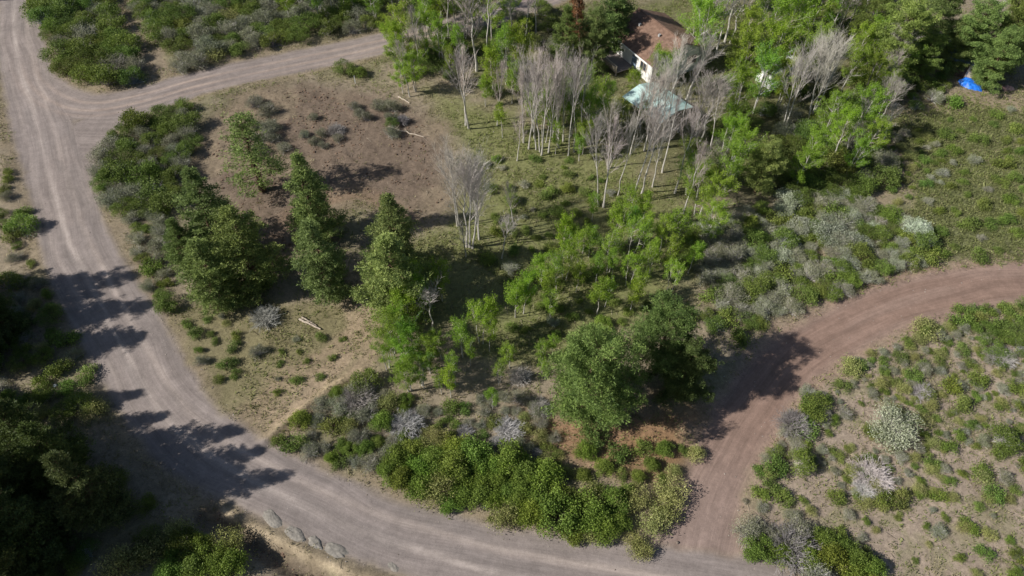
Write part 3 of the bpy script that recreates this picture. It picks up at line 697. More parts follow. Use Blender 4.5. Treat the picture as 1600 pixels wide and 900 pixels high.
scatter([(380, 165), (430, 165), (450, 240), (400, 240), (385, 200)], 1.25, {'sage': 6, 'dead': 1}, (.9, 1.4), 'behind the middle pines', .8, 6, maxn=8)
scatter([(470, 180), (530, 185), (540, 230), (480, 235)], 1.3, {'sage': 6, 'dead': 1}, (.7, 1.2), 'in the left brush heap', .75, 7, maxn=7)
scatter([(540, 170), (610, 160), (635, 190), (600, 225), (560, 205)], 1.2, {'sage': 5, 'green': 3, 'dead': 1}, (.8, 1.3), 'in the right brush heap', .8, 8, maxn=9)
scatter([(600, 722), (700, 692), (800, 722), (880, 760), (965, 790), (972, 835), (930, 855), (850, 830), (760, 800), (680, 785), (612, 750)], .95, {'bright': 11, 'rabbit': .8}, (1.0, 1.8), 'in the roadside hedge', 1.05, 9)
scatter([(430, 690), (480, 632), (560, 600), (640, 628), (640, 690), (600, 735), (520, 725)], 1.3, {'bright': 3, 'sage': 6, 'rabbit': 1, 'small': 3}, (.6, 1.25), 'left of the hedge', 1.0, 10)
scatter([(640, 640), (800, 610), (860, 660), (880, 740), (800, 715), (650, 690)], 1.5, {'sage': 5, 'rabbit': 1.5, 'small': 3, 'dead': 1.2}, (.5, 1.0), 'above the hedge', 1.0, 11, maxn=56)
scatter([(860, 700), (1010, 700), (1070, 700), (1060, 740), (960, 780), (880, 755)], 1.9, {'bright': 3, 'small': 4, 'rabbit': 1}, (.5, 1.0), 'below the huge pine', 1.0, 12, maxn=26)
scatter([(1145, 800), (1200, 825), (1290, 850), (1365, 880), (1370, 905), (1170, 905), (1140, 850)], 1.05, {'bright': 7, 'sage': 2.5, 'rabbit': 1}, (.9, 1.7), 'in the bottom right thicket', .95, 13)
scatter([(1190, 690), (1260, 610), (1290, 650), (1260, 700), (1240, 740), (1200, 760)], 1.5, {'green': 4, 'sage': 4, 'small': 2}, (.7, 1.4), 'on the reddish road bank', 1.1, 14, maxn=16)
FIELD = [(1230, 640), (1350, 555), (1500, 500), (1600, 480), (1610, 905), (1370, 890), (1250, 820), (1160, 790), (1170, 740)]
scatter(FIELD, 1.75, {'rabbit': 3.5, 'sage': 3.5}, (.25, .75), 'on the tan field', 1.05, 15, tries=20000, maxn=170)
scatter(FIELD, 1.9, {'small': 1}, (.28, .95), 'on the tan field', 1.12, 35, tries=20000, maxn=126)
scatter([(1480, 490), (1600, 480), (1600, 560), (1540, 550)], 1.3, {'small': 4, 'green': 3}, (.7, 1.3), 'atop the tan field', 1.1, 16, maxn=20)
scatter([(1060, 385), (1110, 345), (1200, 325), (1330, 300), (1440, 370), (1445, 410), (1290, 468), (1185, 508), (1120, 482), (1090, 440)], 1.0, {'green': 4, 'sage': 6, 'white': .8, 'small': 2}, (.8, 1.6), 'above the reddish road', 1.15, 17, maxn=150)
scatter([(1210, 240), (1360, 230), (1400, 290), (1330, 300), (1240, 320)], 1.05, {'green': 7, 'sage': 2}, (1.2, 2.0), 'right of the round pine', .95, 18, maxn=24)
scatter([(1340, 215), (1460, 205), (1480, 290), (1400, 320)], 1.8, {'small': 5, 'sage': 3, 'rabbit': 2}, (.4, .9), 'on the bare patch', 1.15, 19, maxn=40)
scatter([(1400, 190), (1600, 170), (1600, 405), (1460, 405), (1420, 330), (1490, 270)], 2.1, {'small': 5, 'sage': 1.5}, (.5, 1.1), 'in the low scrub', 1.1, 20, maxn=44)
scatter([(1060, 250), (1100, 150), (1130, 40), (1400, 30), (1400, 180), (1330, 240), (1120, 290)], 1.5, {'green': 8, 'sage': 2}, (1.3, 2.2), 'under the right woods', .95, 21, maxn=42)
scatter([(620, 20), (900, 20), (900, 120), (860, 180), (760, 150), (640, 120)], 1.5, {'green': 8, 'sage': 1}, (1.2, 2.0), 'under the top woods', .9, 22, maxn=28)
scatter([(1380, 100), (1480, 120), (1500, 170), (1400, 170)], 1.5, {'green': 4, 'small': 3, 'sage': 1}, (.7, 1.5), 'around the rusty barrel', 1.1, 23, maxn=16)
scatter([(0, 230), (25, 270), (40, 330), (70, 400), (95, 440), (40, 450), (0, 440)], 1.5, {'green': 5, 'small': 3, 'sage': 2}, (.5, 1.1), 'at the left edge', 1.0, 24, maxn=14)
scatter([(-30, 440), (90, 450), (140, 570), (155, 650), (60, 650), (-30, 600)], 1.4, {'green': 5, 'rabbit': 2, 'sage': 2, 'small': 2}, (.7, 1.4), 'below the tree shadows', 1.1, 25, maxn=40)
scatter([(-20, 660), (230, 780), (360, 900), (330, 905), (-20, 905)], 1.6, {'green': 5, 'rabbit': 1, 'sage': 2}, (.8, 1.6), 'under the corner pines', .9, 26, maxn=26)
scatter([(240, 850), (300, 830), (360, 850), (370, 900), (260, 905)], 1.0, {'bright': 5, 'rabbit': 1}, (1.0, 1.5), 'below the ditch', 1.0, 27, maxn=9)
scatter([(265, 500), (330, 480), (440, 560), (400, 600), (340, 610), (290, 560)], 2.0, {'small': 4, 'rabbit': 2, 'sage': 1}, (.4, .9), 'left on the olive clearing', 1.0, 28, maxn=15)
scatter([(440, 520), (540, 520), (500, 600), (430, 620)], 3.6, {'small': 4, 'sage': 2}, (.3, .6), 'dotted over the olive clearing', 1.0, 29, maxn=12)
scatter([(760, 240), (900, 250), (1050, 340), (1060, 440), (1000, 510), (880, 560), (800, 520), (760, 400)], 2.0, {'small': 6, 'bright': 1.0, 'sage': 1.5}, (.4, 1.0), 'in the middle grove', 1.2, 30, maxn=85)
scatter([(1000, 480), (1180, 500), (1170, 540), (1120, 520)], 1.6, {'green': 4, 'small': 3}, (.7, 1.2), 'behind the broad pines', 1.0, 31, maxn=14)
scatter([(640, 640), (760, 700), (900, 800), (1000, 850), (1010, 870), (860, 850), (640, 770)], 3.2, {'small': 3, 'sage': 3, 'rabbit': 1}, (.2, .4), 'low on the gravel verge', 1.0, 32, maxn=28)
# shrubs told apart one by one
S = [('green', 538, 112, 1.5, 1.7, 1.2, 'lone green bush on the verge just below the side road'),
     ('green', 562, 118, 1.1, 1.2, 1.0, 'smaller darker bush touching the lone bush below the side road'),
     ('green', 572, 604, 1.4, 1.4, 1.15, 'round green bush at the head of the diagonal dirt berm'),
     ('white', 1392, 672, 2.2, 1.6, 1.0, 'large silvery white bush in the tan field right of the reddish road'),
     ('white', 1290, 370, 2.2, 1.6, .8, 'largest silvery white bush in the thicket above the reddish road'),
     ('white', 1330, 385, 1.7, 1.4, .72, 'silvery white bush right of the largest one in the thicket'),
     ('white', 1228, 318, 1.7, 1.6, 1.1, 'bright white bush beside the pale round pine'),
     ('white', 1250, 360, 1.5, 1.3, .85, 'greyish white bush between the bright one and the largest one'),
     ('dead', 635, 668, 1.5, 1.1, 1.1, 'pale dead bush above the left end of the roadside hedge'),
     ('dead', 795, 675, 1.3, 1.0, 1.1, 'pale dead bush midway between hedge and huge pine'),
     ('dead', 843, 640, 1.0, .9, 1.1, 'pale dead bush at the left foot of the huge pine'),
     ('dead', 812, 590, 1.0, .9, 1.1, 'pale dead bush left of the huge pine beside thin aspens'),
     ('dead', 415, 500, 1.4, 1.0, .95, 'grey dead bush at the upper edge of the olive clearing'),
     ('dead', 560, 632, 1.8, 1.1, .85, 'dark grey dead brush below the round bush at the berm'),
     ('dead', 1362, 745, 1.7, .9, 1.2, 'pale lilac dead bush in the middle of the tan field'),
     ('dead', 1350, 765, 1.0, .6, 1.2, 'small pale dead clump just below the lilac dead bush'),
     ('dead', 1435, 612, 1.1, .6, 1.1, 'low grey dead bush above the silvery white bush'),
     ('dead', 1560, 560, 1.4, .6, 1.1, 'low grey dead mat at the right of the tan field'),
     ('dead', 1240, 665, 1.5, 1.2, .8, 'dark grey dead bush on the bank right of the reddish road'),
     ('dead', 1235, 860, 2.0, 1.5, .55, 'big dark dead bush in the bottom right thicket'),
     ('rabbit', 1048, 768, 1.3, 1.2, 1.2, 'upper bright yellow bush beside the foot of the reddish road'),
     ('rabbit', 1040, 795, 1.2, 1.1, 1.2, 'middle bright yellow bush beside the foot of the reddish road'),
     ('rabbit', 1024, 815, 1.3, 1.1, 1.2, 'lower bright yellow bush beside the foot of the reddish road'),
     ('rabbit', 992, 778, 1.1, .9, 1.15, 'yellow bush left of the three bright ones'),
     ('rabbit', 962, 790, 1.2, 1.0, 1.1, 'yellow bush at the right end of the hedge'),
     ('rabbit', 1002, 862, .9, .8, 1.1, 'yellow bush at the lowest tip of the wedge between roads'),
     ('rabbit', 990, 848, .8, .7, 1.0, 'small yellow bush above the lowest tip of the wedge'),
     ('rabbit', 1088, 710, .8, .8, 1.2, 'yellow bush at the left edge of the reddish road'),
     ('rabbit', 1328, 578, 1.1, .9, 1.1, 'pale yellow bush at the top of the tan field, beside the road'),
     ('rabbit', 1445, 520, 1.4, .9, 1.05, 'wide pale yellow bush near the reddish road curve'),
     ('rabbit', 845, 752, 1.0, .9, 1.0, 'pale yellow bush in the upper middle of the hedge'),
     ('rabbit', 680, 688, 1.2, 1.0, 1.0, 'pale yellow bush at the upper edge of the hedge'),
     ('green', 40, 362, 1.6, 1.5, 1.25, 'bright round bush left of the gravel road at the left edge'),
     ('green', 1272, 640, 1.4, 1.4, 1.2, 'yellowish green bush on the bank right of the reddish road'),
     ('green', 130, 640, 1.3, 1.3, 1.4, 'bright green bush at the shaded left edge of the gravel road'),
     ('small', 1378, 780, .9, .7, 1.0, 'round olive bush directly below the lilac dead bush'),
     ('green', 1560, 690, 1.5, 1.2, .95, 'wide green bush at the right side of the tan field')]
for k, x, y, R, h, tone, lab in S:
    a, b = px(x, y); plant(k, a, b, h, R, tone, label=lab)

# ---- labels for the rest
ORD = ['leftmost', 'second from left', 'third from left', 'fourth from left', 'fifth from left', 'sixth from left', 'seventh from left', 'eighth from left', 'ninth from left', 'tenth from left', 'eleventh from left', 'twelfth from left', 'thirteenth from left', 'fourteenth from left']
from collections import defaultdict
CL = defaultdict(list)
for rec in PLACED:
    o, kind, x, y, cl, lab, h = rec
    if lab: o['label'] = lab
    else: CL[(kind, cl)].append(rec)
for (kind, cl), recs in CL.items():
    n = len(recs)
    if n == 1:
        recs[0][0]['label'] = LOOK[kind] + ' ' + cl; continue
    g = PLUR[kind] + ' ' + cl
    for r in recs: r[0]['group'] = g
    cols = 1 if n <= 42 else (2 if n <= 84 else 3)
    xs = sorted(recs, key=lambda r: to_px(r[2], r[3])[0]); cc_ = -(-n // cols)
    for ci in range(cols):
        part = xs[ci * cc_:(ci + 1) * cc_]
        cn = '' if cols == 1 else (['left part ', 'right part '] if cols == 2 else ['left part ', 'middle part ', 'right part '])[ci]
        rows = 1 if len(part) <= 14 else 3
        ys = sorted(part, key=lambda r: -r[3]); rc_ = -(-len(part) // rows)
        for ri in range(rows):
            rs = sorted(ys[ri * rc_:(ri + 1) * rc_], key=lambda r: to_px(r[2], r[3])[0])
            rn = '' if rows == 1 else ['back row ', 'middle row ', 'front row '][ri]
            for i, r in enumerate(rs):
                pos = ORD[min(i, 13)] if i < len(rs) - 1 or len(rs) == 1 else 'rightmost'
                r[0]['label'] = LOOK[kind] + ' ' + cl + ', ' + cn + rn + pos

# ---------------------------------------------------------------- ground cover (stuff)
def in_view(x, y, m=60):
    a, b = to_px(x, y); return (a > -m) & (a < 1600 + m) & (b > -m) & (b < 900 + m)
def cover(name, n, dens, mat, size, blades, seed, flat=.4):
    rg = np.random.default_rng(seed)
    X = rg.uniform(-78, 78, n * 4); Y = rg.uniform(14, 104, n * 4)
    k = in_view(X, Y); X = X[k]; Y = Y[k]
    p = dens(X, Y) * sstep(0.0, 1.0, clean_dist(X, Y)); k = rg.uniform(0, 1, len(X)) < p; X = X[k][:n]; Y = Y[k][:n]
    Z = hgt(X, Y); m = len(X); s = rg.uniform(.6, 1.4, m) * size
    i = np.repeat(np.arange(m), blades)
    d = rdir(rg, len(i)); d[:, 2] = np.abs(d[:, 2]) + flat; d = unit(d)
    b = np.stack([X[i] + rg.normal(size=len(i)) * s[i] * .5, Y[i] + rg.normal(size=len(i)) * s[i] * .5, Z[i]], -1)
    l = s[i] * rg.uniform(.6, 1.2, len(i))
    Q = cards(rg, b + d * l[:, None] * .45, d, l, l * .22)
    t = rg.uniform(.1, .9, m)[i] + rg.normal(size=len(i)) * .15
    return tag(link(name, mesh_quads(name, Q, mat, t)), kind='stuff')
def d_dry(x, y):
    n = fbm(x, y, 3, 41, 3)
    b = poly_sd(P_BROWN, x, y); f = poly_sd(P_FIELD, x, y)
    return sstep(.38, .6, n) * np.where(b > 0, .12, 1) * np.where(f > 0, .6, 1) + .05
def d_green(x, y):
    n = fbm(x, y, 4, 51, 3)
    g = np.maximum(sstep(-2, 2, poly_sd(P_GRASS, x, y)) * .8, sstep(-2, 2, poly_sd(P_WOODS, x, y)) * .8)
    g = np.maximum(g, sstep(-2, 2, poly_sd(P_UPFIELD, x, y)) * .7); g = np.maximum(g, sstep(-1, 2, poly_sd(P_OLIVE, x, y)) * .6); g = np.maximum(g, .25) * np.where(poly_sd(P_BROWN, x, y) > 0, .05, 1)
    return g * sstep(.40, .58, n)
def d_mat(x, y):
    n = fbm(x, y, 5, 61, 4)
    return sstep(-1.5, 2, poly_sd(P_MAT, x, y) + 4 * (n - .5)) * (.5 + sstep(.3, .5, n))
tag(cover('dry_grass', 42000, d_dry, M['grass'], .20, 5, 1), 'dry straw coloured grass scattered over the open ground')
tag(cover('green_grass', 44000, d_green, M['green_grass'], .24, 6, 2), 'green grass and weeds on the open ground between trees')
M['mat_leaf'] = leaf_mat('scrub_carpet_leaves', (0.12, 0.14, 0.055), (0.30, 0.32, 0.13), .25)
tag(cover('low_scrub', 60000, d_mat, M['mat_leaf'], .27, 10, 3, .2), 'low green scrub carpet above the reddish road')
def d_weed(x, y):
    f = np.maximum(sstep(-.5, 2, poly_sd(P_FIELD, x, y)), sstep(-1, 2, poly_sd(P_UPFIELD, x, y)) * .6)
    return f * (.12 + .85 * sstep(.46, .6, fbm(x, y, 4.5, 88, 3) * .6 + fbm(x, y, 1.1, 89, 2) * .4))
tag(cover('field_weeds', 42000, d_weed, M['mat_leaf'], .17, 9, 13, .2), 'low matted grey-green weeds between the bushes of the tan field')
def stones(name, n, dens, size, mat, seed, onroad=False):
    rg = np.random.default_rng(seed)
    X = rg.uniform(-78, 78, n * 8); Y = rg.uniform(14, 104, n * 8); k = in_view(X, Y, 10); X = X[k]; Y = Y[k]
    k = rg.uniform(0, 1, len(X)) < dens(X, Y); X = X[k][:n]; Y = Y[k][:n]; m = len(X)
    c = np.stack([X, Y, hgt(X, Y) + size * .1], -1); s = size * rg.uniform(.4, 1.3, (m, 1)) ** 1.5
    e = rng_box = []
    V8 = np.array([[-1,-1,-1],[1,-1,-1],[1,1,-1],[-1,1,-1],[-.7,-.7,.8],[.7,-.7,.8],[.7,.7,.8],[-.7,.7,.8]])
    a = rg.uniform(0, 6.28, m); ca, sa = np.cos(a), np.sin(a)
    vv = V8[None] * (s * rg.uniform(.6, 1.1, (m, 3)))[:, None, :] * [1, 1, .7] + rg.normal(size=(m, 8, 3)) * s[:, None] * .15
    x = vv[..., 0] * ca[:, None] - vv[..., 1] * sa[:, None]; y = vv[..., 0] * sa[:, None] + vv[..., 1] * ca[:, None]
    W = np.stack([x, y, vv[..., 2]], -1) + c[:, None]
    Q = np.concatenate([W[:, f] for f in ([4,5,6,7],[0,1,5,4],[1,2,6,5],[2,3,7,6],[3,0,4,7])])
    return tag(link(name, mesh_quads(name, Q, mat, np.tile(rg.uniform(0, 1, m), 5))), kind='stuff')
M['stone'] = leaf_mat('verge_stones', (0.16, 0.13, 0.11), (0.42, 0.37, 0.33), 0, .9)
M['clod'] = leaf_mat('soil_clods', (0.09, 0.06, 0.042), (0.25, 0.17, 0.12), 0, .95)
tag(stones('loose_stones', 8000, lambda x, y: .25 * sstep(2.5, 0, np.abs(clean_dist(x, y))) + .02 * (clean_dist(x, y) > 0), .045, M['stone'], 5), 'loose gravel stones along the road verges')
tag(stones('soil_clods', 6000, lambda x, y: sstep(-.5, 2, poly_sd(P_BROWN, x, y)) * sstep(.42, .62, fbm(x, y, 2.5, 93, 3)) + .8 * sstep(1.0, .3, line_coords(DITCH, x, y)[0]), .10, M['clod'], 6), 'brown soil clods on the scraped dirt')
M['litter'] = leaf_mat('litter_twigs', (0.10, 0.075, 0.055), (0.40, 0.34, 0.27), 0, .9)
def litter(name, n, dens, mat, seed):
    rg = np.random.default_rng(seed)
    X = rg.uniform(-60, 60, n * 8); Y = rg.uniform(14, 104, n * 8); k = in_view(X, Y, 10); X = X[k]; Y = Y[k]
    k = rg.uniform(0, 1, len(X)) < dens(X, Y); X = X[k][:n]; Y = Y[k][:n]; m = len(X)
    c = np.stack([X, Y, hgt(X, Y) + .05], -1); a = rg.uniform(0, 6.28, m); l = rg.uniform(.2, .9, (m, 1))
    d = np.stack([np.cos(a), np.sin(a), rg.normal(size=m) * .12], -1)
    return tag(link(name, mesh_quads(name, prisms(c - d * l / 2, c + d * l / 2, .018, .01), mat, np.tile(rg.uniform(0, 1, m), 3))), kind='stuff')
def d_lit(x, y): return .22 * sstep(-2, 1, poly_sd(P_BROWN, x, y)) + .3 * sstep(-2, 2, poly_sd(P_GRASS, x, y)) + .06 * (clean_dist(x, y) > .5)
tag(litter('fallen_twigs', 4500, d_lit, M['litter'], 7), 'broken twigs strewn over the cleared ground')

# ---------------------------------------------------------------- built things
def empty(name, loc, rz=0, label=None, cat=None, group=None):
    o = bpy.data.objects.new(name, None); COL.objects.link(o); o.location = loc; o.rotation_euler = (0, 0, rz)
    return tag(o, label, cat, group)
def box(c, s, V=None, Fc=None):
    V = V if V is not None else []; Fc = Fc if Fc is not None else []; b = len(V)
    for z in (-1, 1):
        for y in (-1, 1):
            for x in (-1, 1): V.append((c[0] + x*s[0]/2, c[1] + y*s[1]/2, c[2] + z*s[2]/2))
    Fc += [tuple(b + i for i in f) for f in ((0,2,3,1),(4,5,7,6),(0,1,5,4),(2,6,7,3),(0,4,6,2),(1,3,7,5))]
    return V, Fc
def bobj(name, boxes, mat, parent):
    V, Fc = [], []
    for c, s in boxes: box(c, s, V, Fc)
    return link(name, pydata(name, V, Fc, mat), parent)
M['white_wall'] = solid_mat('white_siding', (0.74, 0.74, 0.72), (0.86, 0.86, 0.84), 1.5, .6)
M['roof'] = solid_mat('brown_shingles', (0.135, 0.082, 0.060), (0.25, 0.160, 0.118), 2.2, .9, .4)
M['deck'] = solid_mat('weathered_deck', (0.19, 0.16, 0.15), (0.33, 0.29, 0.28), 2.0, .85, .2, stretch=(8, .6, 1))
M['rail'] = solid_mat('pale_timber', (0.42, 0.33, 0.26), (0.62, 0.54, 0.46), 4, .8)
M['teal'] = solid_mat('teal_metal', (0.42, 0.62, 0.60), (0.60, 0.78, 0.75), .8, .45, metallic=.1)
M['dark'] = solid_mat('dark_glass', (0.03, 0.035, 0.04), (0.06, 0.07, 0.08), 1, .15)
M['greyroof'] = solid_mat('blue_grey_metal', (0.12, 0.17, 0.24), (0.22, 0.29, 0.38), 1, .6)  # blue-grey darkened to carry the deep shade on the cabin roof
M['tarp'] = solid_mat('blue_tarp', (0.01, 0.10, 0.52), (0.03, 0.22, 0.80), 2.5, .4)
M['pink'] = solid_mat('faded_red_cover', (0.48, 0.26, 0.22), (0.66, 0.42, 0.36), 2, .8)
M['rust'] = solid_mat('rust', (0.22, 0.06, 0.035), (0.38, 0.13, 0.08), 5, .85)
M['log'] = solid_mat('weathered_log', (0.34, 0.28, 0.22), (0.58, 0.50, 0.42), 5, .9, .5, stretch=(1, 1, 6))
M['gravel'] = solid_mat('grey_gravel', (0.19, 0.175, 0.155), (0.31, 0.285, 0.25), 5, .95, .4)
M['metal'] = solid_mat('grey_metal', (.3, .3, .31), (.42, .42, .43), 4, .5)

def gable_roof(L, W, eave, ridge, over, th=.14):
    """ridge along x, closed slab with thickness"""
    l = L / 2 + over; w = W / 2 + over; k = (ridge - eave) / (W / 2); e = eave - over * k
    V = []
    for x in (-l, l):
        V += [(x, -w, e), (x, 0, ridge), (x, w, e), (x, w, e - th), (x, 0, ridge - th), (x, -w, e - th)]
    Fc = [(0,6,7,1),(1,7,8,2),(2,8,9,3),(3,9,10,4),(4,10,11,5),(5,11,6,0),(0,1,4,5),(1,2,3,4),(6,11,10,7),(7,10,9,8)]
    return V, Fc
def gable_wall(L, W, eave, ridge, drop):
    V = []
    for x in (-L/2, L/2): V += [(x, -W/2, -.3), (x, -W/2, eave - drop), (x, 0, ridge - drop), (x, W/2, eave - drop), (x, W/2, -.3)]
    return V, [(0,1,2,3,4)[::-1], (5,6,7,8,9), (0,5,6,1), (3,8,9,4), (1,6,7,2), (2,7,8,3), (0,4,9,5)]

# house: corners A (far left), B (near); long side A-B faces left and towards the camera
A = np.array([12.9, 82.6]); B = np.array([17.2, 75.0])
ab = B - A; Lh = float(np.hypot(*ab)); u = ab / Lh; nrm = np.array([-u[1], u[0]])   # points right / away
Wh = 8.4; cen = (A + B) / 2 + nrm * Wh / 2
rz = math.atan2(u[1], u[0])
hroot = empty('house', (cen[0], cen[1], hz(*cen)), rz, 'white-walled house with brown shingle roof and side deck among the trees', 'house')
EV, RD = 3.0, 4.7
link('wall', pydata('wall', *gable_wall(Lh, Wh, EV, RD, .16), M['white_wall']), hroot)
ro = link('roof', pydata('roof', *gable_roof(Lh, Wh, EV, RD, .45), M['roof']), hroot)
bobj('ridge_cap', [((0, 0, RD + .02), (Lh + .92, .26, .07))], M['roof'], ro)
for vx, vy in ((-2.2, -1.6), (1.3, -1.2)): bobj('vent', [((vx, vy, RD - .41 * abs(vy) + .12), (.28, .28, .3))], M['metal'], ro)
yl = -Wh / 2
bobj('fascia', [((0, yl - .47, EV - .26), (Lh + .95, .05, .2))], M['white_wall'], hroot)
for i, (xx, ww) in enumerate(((-2.9, 1.1), (2.7, 1.1))):
    w = bobj('window', [((xx, yl - .03, 1.75), (ww, .05, 1.0))], M['dark'], hroot)
    bobj('frame', [((xx, yl - .06, 2.29), (ww + .2, .08, .09)), ((xx, yl - .06, 1.21), (ww + .2, .08, .09)), ((xx - ww/2 - .05, yl - .06, 1.75), (.09, .08, 1.0)), ((xx + ww/2 + .05, yl - .06, 1.75), (.09, .08, 1.0)), ((xx, yl - .06, 1.75), (.05, .07, 1.0))], M['rail'], w)
d_ = bobj('door', [((.8, yl - .03, 1.4), (.9, .06, 2.0))], M['greyroof'], hroot)
bobj('handle', [((1.12, yl - .09, 1.35), (.08, .08, .08))], M['metal'], d_)
for xx in (-2, 2):
    w = bobj('window', [((Lh/2 + .03, xx, 1.7), (.05, 1.3, 1.0))], M['dark'], hroot)
    bobj('frame', [((Lh/2 + .06, xx, 2.24), (.08, 1.5, .09)), ((Lh/2 + .06, xx, 1.16), (.08, 1.5, .09)), ((Lh/2 + .06, xx - .7, 1.7), (.08, .09, 1.0)), ((Lh/2 + .06, xx + .7, 1.7), (.08, .09, 1.0))], M['rail'], w)
# side deck
dl, dw = 5.0, 2.7; dx = -Lh/2 + dl/2 + .2; dy = yl - dw/2 - .02
dk = bobj('deck', [((dx, dy, .55), (dl, dw, .12))] + [((dx + a * (dl/2 - .15), dy - dw/2 + .12, .2), (.14, .14, .6)) for a in (-1, 0, 1)], M['deck'], hroot)
bobj('railing', [((dx, dy - dw/2 + .05, 1.45), (dl, .09, .09)), ((dx, dy - dw/2 + .05, .9), (dl, .06, .55))] + [((dx + a * (dl/2 - .06), dy - dw/2 + .05, 1.02), (.1, .1, .85)) for a in (-1, 1)] + [((dx - dl/2 + .05, dy, 1.45), (.09, dw - .1, .09))], M['rail'], dk)

# teal roofed carport in front of the house
c1 = np.array(px_top(1028, 156, 2.6))
cr = empty('carport', (c1[0], c1[1], hz(*c1)), rz + .12, 'open carport with pale teal metal roof in front of the house', 'carport')
V_, F_ = gable_roof(6.2, 5.0, 2.5, 3.1, .1, .07)
rf = link('roof', pydata('roof', V_, F_, M['teal']), cr)
bobj('ribs', [((-2.8 + i * .62, s * 1.28, 2.86), (.04, .04, .03)) for i in range(10) for s in (-1, 1)], M['teal'], rf)
for sx_ in (-1, 0, 1):
    for sy_ in (-1, 1): bobj('post', [((sx_ * 2.9, sy_ * 2.35, 1.15), (.12, .12, 2.5))], M['metal'], cr)

# half hidden white shed
c2 = px_top(1222, 96, 2.6)
sh = empty('white_shed', (c2[0], c2[1], hz(*c2)), .5, 'small white-roofed shed half hidden by leafy aspens', 'shed')
link('wall', pydata('wall', *gable_wall(4.4, 2.6, 2.3, 2.7, .1), M['white_wall']), sh)
link('roof', pydata('roof', *gable_roof(4.4, 2.6, 2.3, 2.7, .15, .08), M['white_wall']), sh)
d_ = bobj('door', [((.6, -1.33, 1.0), (.8, .05, 1.9))], M['greyroof'], sh); bobj('handle', [((.9, -1.38, 1.0), (.07, .07, .07))], M['metal'], d_)
bobj('window', [((-1.0, -1.33, 1.5), (.8, .05, .6))], M['dark'], sh)
# cabin under the pines
c3 = px_top(1522, 80, 2.8)
cb = empty('cabin', (c3[0], c3[1], hz(*c3)), -.5, 'small shaded cabin with blue-grey metal roof under the pines', 'cabin')
link('wall', pydata('wall', *gable_wall(5.0, 3.8, 2.3, 3.3, .1), M['pine_bark']), cb)
link('roof', pydata('roof', *gable_roof(5.0, 3.8, 2.3, 3.3, .35, .08), M['greyroof']), cb)
d_ = bobj('door', [((.6, -1.93, 1.0), (.85, .05, 1.9))], M['rail'], cb); bobj('handle', [((.9, -1.99, 1.0), (.07, .07, .07))], M['metal'], d_)
bobj('window', [((-1.2, -1.93, 1.4), (.9, .05, .7))], M['dark'], cb)

def lump(name, x, y, Lx, Ly, h, rz_, mat, label, cat, seed, crease=.12, n=26, group=None):
    rg = np.random.default_rng(seed); V_, F_ = [], []
    for j in range(n + 1):
        for i in range(n + 1):
            a = -1 + 2 * i / n; b = -1 + 2 * j / n; r = max(abs(a), abs(b)); q = math.hypot(a, b) or 1
            xx, yy = a * (r / q) ** .6, b * (r / q) ** .6
            prof = max(0, 1 - (xx * xx + yy * yy)) ** .6
            zz = h * prof * (.75 + .5 * float(fbm(xx * 2 + 9, yy * 2 + seed, .8, seed, 3))) + crease * (float(fbm(xx * 3 + 5, yy * 3, .5, seed + 3, 2)) - .5) * (prof > 0)
            k_ = .72 + .6 * float(fbm(math.cos(math.atan2(b, a)) * 1.3 + seed, math.sin(math.atan2(b, a)) * 1.3, .8, seed, 2))
            V_.append((xx * Lx / 2 * k_, yy * Ly / 2 * k_, max(zz, 0) - .03))
    for j in range(n):
        for i in range(n): a = j * (n + 1) + i; F_.append((a, a + 1, a + n + 2, a + n + 1))
    o = link(name, pydata(name, V_, F_, mat, smooth=True)); gx_, gy_ = px(x, y)
    o.location = (gx_, gy_, hz(gx_, gy_)); o.rotation_euler = (0, 0, rz_)
    return tag(o, label, cat, group)
lump('blue_tarp', 1515, 133, 3.2, 1.9, .6, -.8, M['tarp'], 'crumpled bright blue tarp lying at the edge of the pines', 'tarp', 3, .35)
lump('red_cover', 1573, 139, 1.6, .9, .4, -.1, M['pink'], 'faded reddish cover right of the blue tarp', 'cover', 5, .2)
PL = ['gravel heap nearest the tree shadows, farthest left in the ditch-side row', 'second gravel heap from the left beside the gravel road', 'smallest middle gravel heap between road and ditch', 'widest gravel heap, fourth from the left by the ditch', 'flattened pale gravel heap at the right end of the ditch']
for i, (x, y, r) in enumerate(PILES):
    lump('gravel_heap', x, y, r * 1.45, r * .8, .15 if i < 4 else .08, -.7 + .2 * (i % 2), M['gravel'], PL[i], 'gravel heap', 20 + i, .03, group='gravel heaps beside the ditch')
# barrel
def ring_mesh(name, prof, mat, n=20):
    V_, F_ = [], []
    for r, z in prof:
        for i in range(n): V_.append((r * math.cos(6.2832 * i / n), r * math.sin(6.2832 * i / n), z))
    for j in range(len(prof) - 1):
        for i in range(n): F_.append((j*n+i, j*n+(i+1)%n, (j+1)*n+(i+1)%n, (j+1)*n+i))
    F_.append(tuple(range((len(prof)-1)*n, len(prof)*n)))
    return pydata(name, V_, F_, mat)
bx_, by_ = px(1423, 97)
br = link('barrel', ring_mesh('barrel', [(.36, 0), (.36, .3), (.385, .33), (.36, .36), (.36, .68), (.385, .71), (.36, .74), (.36, 1.02), (.39, 1.05), (.34, 1.05), (.34, 1.0)], M['rust']), None, (bx_, by_, hz(bx_, by_)))
tag(br, 'rusty red barrel at the edge of the pines', 'barrel')
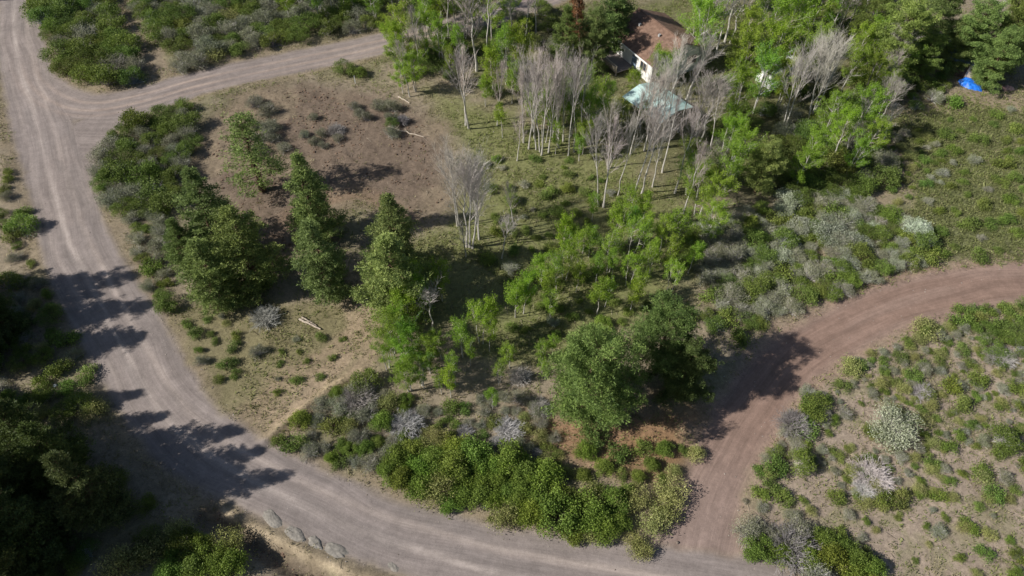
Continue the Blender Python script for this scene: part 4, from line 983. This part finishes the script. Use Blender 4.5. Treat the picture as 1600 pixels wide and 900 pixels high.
# logs
def log(x0, y0, x1, y1, r, label, group=None, name='fallen_log', mat='log'):
    a = np.array([*px(x0, y0), 0.]); b = np.array([*px(x1, y1), 0.]); a[2] = hz(a[0], a[1]) + r * .8; b[2] = hz(b[0], b[1]) + r * .8
    rg = np.random.default_rng(int(x0)); n = 9; t = np.linspace(0, 1, n)[:, None]; L = np.linalg.norm(b - a)
    P = (b - a) * t + rg.normal(size=(n, 3)) * L * .012; rad = r * (1 - .45 * t[:, 0])
    Q = prisms(P[:-1], P[1:], rad[:-1], rad[1:], 8); ks = rg.integers(1, 8, 5)
    Q = np.concatenate([Q, prisms(P[ks], P[ks] + unit(rdir(rg, 5) + [0, 0, .6]) * L * .12, r * .35, r * .12, 4)])
    d = unit(b - a); s = unit(np.cross(d, [0, 0, 1.])); w = np.cross(s, d)
    for p, rr_ in ((P[0], rad[0]), (P[-1], rad[-1])):
        c_ = [p + rr_ * .98 * (s * math.cos(q) + w * math.sin(q)) for q in (0, 1.571, 3.142, 4.712)]; Q = np.concatenate([Q, np.array([c_])])
    return tag(link(name, mesh_quads(name, Q, M[mat]), None, tuple(a)), label, 'log', group)
log(468, 499, 501, 515, .12, 'longer pale fallen log on the olive clearing', 'fallen logs on the olive clearing')
log(472, 496, 494, 509, .09, 'shorter fallen log just above the longer one on the olive clearing', 'fallen logs on the olive clearing')
log(606, 199, 662, 213, .10, 'thin pale fallen trunk on the brown dirt right of the brush heap')
log(622, 150, 640, 160, .10, 'short pale log at the top right corner of the brown dirt')
log(1222, 760, 1236, 765, .06, 'thin pale stick on the tan field')
log(634, 196, 633, 188, .13, 'short broken stump leaning on the brown dirt', name='broken_stump')
M['pale_soil'] = solid_mat('pale_cut_soil', (0.36, 0.28, 0.18), (0.52, 0.42, 0.28), 3, .95, .5)
# small markers
def rock(x, y, r, mat, label, name='rock', cat='rock', seed=0):
    rg = np.random.default_rng(seed); me = bpy.data.meshes.new(name)
    import bmesh
    bm = bmesh.new(); bmesh.ops.create_icosphere(bm, subdivisions=2, radius=r)
    for v_ in bm.verts: v_.co *= float(rg.uniform(.8, 1.15)); v_.co.z *= .7
    bm.to_mesh(me); bm.free(); me.materials.append(mat); a, b = px(x, y)
    return tag(link(name, me, None, (a, b, hz(a, b) + r * .3)), label, cat)
rock(87, 604, .17, M['white_wall'], 'small white rock on open ground left of the gravel road', seed=1)
rock(608, 722, .13, M['pale_soil'], 'small pale yellow rock at the upper left tip of the hedge', seed=2)
rock(1060, 845, .12, M['stone'], 'small dark stone beside the foot of the reddish road', seed=3)
a, b = px(555, 128)
pz = hz(a, b); mk = empty('marker_post', (a, b, pz), 0, 'short white marker post below the lone bush by the side road', 'post')
bobj('post', [((0, 0, .45), (.09, .09, 1.1))], M['white_wall'], mk); bobj('cap', [((0, 0, 1.03), (.12, .12, .06))], M['metal'], mk)
